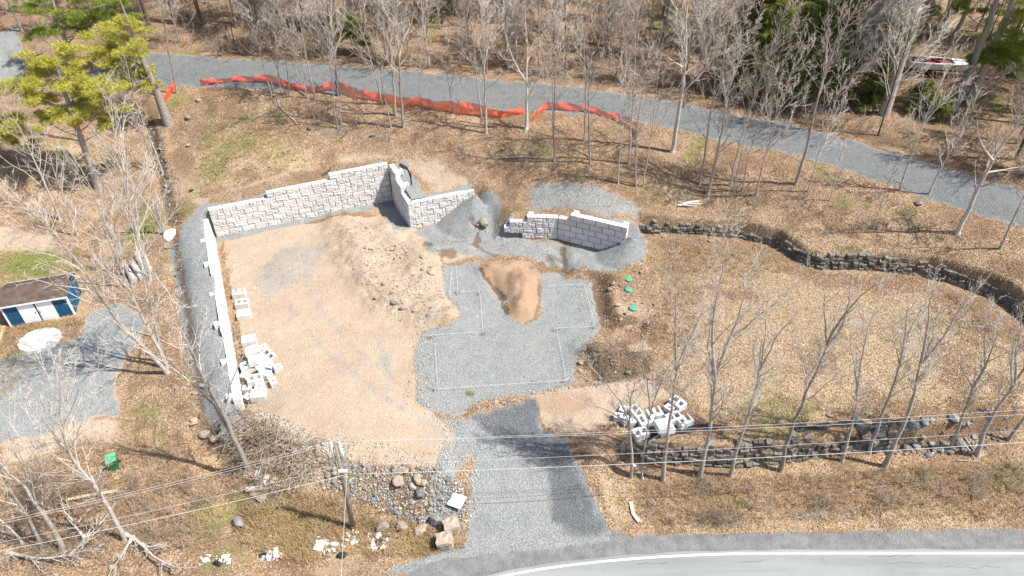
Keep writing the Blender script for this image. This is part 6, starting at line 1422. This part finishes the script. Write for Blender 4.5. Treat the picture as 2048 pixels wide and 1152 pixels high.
# fallen leaves
R = np.random.default_rng(77)
lf = np.vstack([rand_ground(95000, 70, x=(-40, 45), y=(20, 72)), rand_ground(70000, 71, lambda q: mask_at(q, full(np.clip(lawn, 0, 1)))*.9+.1, x=(5, 45), y=(20, 60)), rand_ground(30000, 72, y=(60, 105))])
n = len(lf); sz = R.uniform(.028, .06, n); Mx = rot_mats(R, n, 1.1)
quad = np.array([(-1, -.6, 0), (.2, -.75, .15), (1, .1, 0), (-.1, .75, .2)], float)
tri = np.array([(-1, -.7, 0), (1, -.2, .2), (-.1, 1, .1)], float)
V = np.einsum('nij,vj->nvi', Mx, tri)*sz[:, None, None]+np.stack([lf[:, 0], lf[:, 1], tz(lf[:, 0], lf[:, 1])+.03], 1)[:, None, :]
pale = mask_at(lf, full(np.clip(lawn, 0, 1)))[:, None]
cA = jit_cols(R, n, [(.13, .075, .04), (.24, .15, .085), (.33, .215, .13), (.42, .30, .19), (.18, .105, .06), (.52, .40, .27)]); cB = jit_cols(R, n, [(.30, .215, .13), (.40, .30, .19), (.50, .39, .27), (.24, .165, .10), (.56, .46, .34)])
prop(obj('fallen_leaves', qmesh('fallen_leaves', V.reshape(-1, 3), np.arange(3*n).reshape(-1, 3), [M_leaf], False, np.repeat(np.where(R.random((n, 1)) < pale, cB, cA), 3, 0))), 'dead brown leaves littering the ground', kind='stuff')
# grass and weeds
def blades(name, label, xy, h0, h1, w, mat, seed, per=1, lean=.6):
    R = np.random.default_rng(seed); xy = np.repeat(xy, per, 0)+R.normal(0, .09, (len(xy)*per, 2)); n = len(xy)
    h = R.uniform(h0, h1, n); a = R.uniform(0, 6.283, n); z = tz(xy[:, 0], xy[:, 1])
    d = np.stack([np.cos(a), np.sin(a)], 1); s = np.stack([-d[:, 1], d[:, 0]], 1)*w*.5; L = R.uniform(.2, 1., n)*lean
    p0 = np.c_[xy, z-.02]; m_ = p0+np.c_[d*(h*L*.35)[:, None], h*.6]; e = p0+np.c_[d*(h*L)[:, None], h*(1-.35*L)]
    S3 = np.c_[s, np.zeros(n)]
    V = np.stack([p0-S3, p0+S3, m_+S3*.8, m_-S3*.8, e+S3*.15, e-S3*.15], 1).reshape(-1, 3); b = (np.arange(n)*6)[:, None]
    Q = np.vstack([b+np.array([0, 1, 2, 3]), b+np.array([3, 2, 4, 5])])
    prop(obj(name, qmesh(name, V, Q, [mat])), label, kind='stuff')
dg = np.vstack([scatter_poly(p, k, 200+i) for i, (p, k) in enumerate((([(490,990),(600,985),(690,1010),(690,1100),(620,1130),(500,1100),(470,1060)], 1500), ([(700,1030),(870,1060),(930,1095),(850,1115),(700,1110)], 650), ([(1250,960),(2048,925),(2048,1040),(1290,1050)], 1500), ([(60,880),(420,880),(430,1100),(60,1110)], 900), ([(-40,640),(60,640),(60,760),(0,800)], 250), ([(30,655),(150,636),(170,650),(60,664)], 160), ([(1330,480),(1600,540),(1500,560),(1330,540)], 450), ([(1340,560),(1420,530),(1380,700),(1300,680)], 400), ([(390,250),(640,270),(560,350),(400,390)], 600), ([(1480,800),(2040,790),(2040,840),(1480,850)], 300)))])
blades('dry_grass', 'straw coloured dead grass on the verges and slopes', dg, .18, .55, .022, M_drygrass, 5, 5, 1.0)
gg = np.vstack([np.array(G(u, v)[:2])[None]+np.random.default_rng(u).normal(0, 1, (k, 2))*np.array((sx, sy)) for u, v, sx, sy, k in ((60,530,2.4,1.4,420),(292,450,.8,1.4,260),(430,335,1.2,1.4,160),(480,290,2.2,1.2,170),(560,310,1.8,1.,90),(2010,950,.9,.9,110),(1830,950,1.2,.4,60),(1450,510,3.,.6,120),(1310,395,1.4,.6,90),(560,1020,1.6,.6,90),(620,1050,1.2,.5,60),(290,830,1.5,1.1,110),(62,690,.5,1.2,60),(500,985,.5,.3,50),(1700,500,.6,.3,40),(940,788,.14,.12,26),(1460,1010,1.2,.4,40),(1240,1000,.4,.3,25),(1900,650,2.,1.,80),(740,1040,.6,.4,40),(540,960,.4,.3,30),(1810,200,2,1,60),(1990,200,2.5,2,120))])
blades('green_grass', 'green grass tufts and weeds', gg, .08, .28, .022, M_grassg, 6, 6, .8)
# dead brush: many thin crooked stems
def shrub_geo(seed, h, n, tw):
    R = np.random.default_rng(seed); mb = MB()
    for k in range(n):
        a = R.uniform(0, 6.283); sp = R.uniform(.1, .9); d = unit((math.cos(a)*sp, math.sin(a)*sp, 1.)); st = np.array((R.normal(0, .18), R.normal(0, .18), -.05))
        q, _ = branch_pts(R, st, d, h*R.uniform(.5, 1.2), 3, .22, .02); mb.tube(q, np.linspace(tw*1.3, tw*.6, len(q)), 3, False); twigs(R, mb, q, tw, h*.4, 1, (4,), tw*.75)
    mb.flush(R); return np.vstack(mb.v), np.vstack(mb.q), np.vstack(mb.t)
SH = [shrub_geo(400+i, 1.0, 13, .009) for i in range(6)]
def brush(name, label, xy, s0, s1, mat, seed):
    R = np.random.default_rng(seed); V_, Q_, T_ = [], [], []; n0 = 0
    for x, y in xy:
        V, Q, T = SH[R.integers(0, 6)]; s = R.uniform(s0, s1); a = R.uniform(0, 6.283); c_, s_ = math.cos(a), math.sin(a)
        W_ = V @ np.array([[c_, s_, 0], [-s_, c_, 0], [0, 0, 1]])*np.array((s*1.15, s*1.15, s)); W_ = W_+np.array((x, y, float(tz(x, y)))); V_.append(W_); Q_.append(Q+n0); T_.append(T+n0); n0 += len(V)
    prop(obj(name, qmesh(name, np.vstack(V_), np.vstack(Q_), [mat], T=np.vstack(T_))), label, kind='stuff')
up_br = rand_ground(540, 81, lambda q: np.clip((q[:, 1]-np.interp(q[:, 0], rc[:, 0], rc[:, 1])-3.6)/1.5, 0, 1), y=(50, 108))
brush('woodland_brush', 'leafless understory brush covering the slope beyond the lane', up_br, 1.0, 3.2, M_brush, 1)
lb2 = np.vstack([scatter_poly(p, k, 300+i) for i, (p, k) in enumerate((([(0,300),(230,330),(330,480),(330,640),(230,600),(150,480),(0,420)], 45), ([(60,940),(440,960),(440,1080),(60,1140),(0,1130)], 170), ([(420,860),(470,830),(640,900),(640,980),(540,990),(440,960)], 34), ([(20,60),(330,60),(330,110),(250,110),(60,150),(0,100)], 30), ([(60,130),(280,170),(250,300),(0,330),(0,180)], 55), ([(430,200),(1000,260),(1280,300),(1280,360),(900,300),(500,240)], 30), ([(1300,310),(1800,400),(1900,480),(1500,420)], 34), ([(1270,950),(1480,950),(1480,1050),(1290,1050)], 26), ([(1500,960),(2048,930),(2048,1020),(1500,1020)], 60), ([(1160,880),(1250,860),(1250,920),(1190,930)], 10), ([(1800,560),(2040,640),(2040,700),(1850,600)], 14), ([(1180,700),(1310,700),(1310,760),(1190,770)], 12), ([(1400,1020),(1480,1020),(1480,1055),(1390,1055)], 14)))])
brush('dead_brush', 'grey brown dead brush and briars around the lot', lb2, .5, 1.3, M_brush, 2)
# the heap of cut branches
R = np.random.default_rng(88); hp = scatter_poly([(440,840),(500,835),(600,890),(640,930),(600,985),(530,985),(470,930)], 420, 5); mb = MB()
for x, y in hp:
    a = R.uniform(0, 6.283); L = R.uniform(.8, 2.4); p = np.array((x, y, float(tz(x, y))+R.uniform(.05, .75))); d = unit((math.cos(a), math.sin(a), R.normal(0, .25)))
    q, _ = branch_pts(R, p-d*L*.5, d, L, 4, .16, 0.); r = R.uniform(.01, .03); mb.tube(q, np.linspace(r, r*.4, len(q)), 4, False); twigs(R, mb, q, r, L*.3, 1, (5,), .008)
mb.flush(R)
prop(obj('brush_heap', mb.mesh('brush_heap', [M_brush])), 'tangled heap of cut branches below the left wall', kind='stuff')
# shreds of litter in the ditch
lt = np.vstack([scatter_poly(p, k, 400+i) for i, (p, k) in enumerate((([(630,1075),(690,1075),(690,1110),(640,1110)], 60), ([(735,1070),(780,1065),(780,1100),(740,1100)], 60), ([(690,1060),(720,1060),(715,1090),(690,1090)], 20), ([(400,1110),(470,1110),(470,1132),(400,1132)], 40), ([(525,1100),(570,1100),(565,1122),(525,1122)], 30)))])
n = len(lt); V = np.einsum('nij,vj->nvi', rot_mats(R, n, 1.5), quad)*R.uniform(.05, .16, (n, 1, 1))+np.stack([lt[:, 0], lt[:, 1], tz(lt[:, 0], lt[:, 1])+.08], 1)[:, None, :]
prop(obj('litter_scraps', qmesh('litter_scraps', V.reshape(-1, 3), np.arange(4*n).reshape(-1, 4), [M_white])), 'white paper scraps scattered in the roadside ditch', kind='stuff')
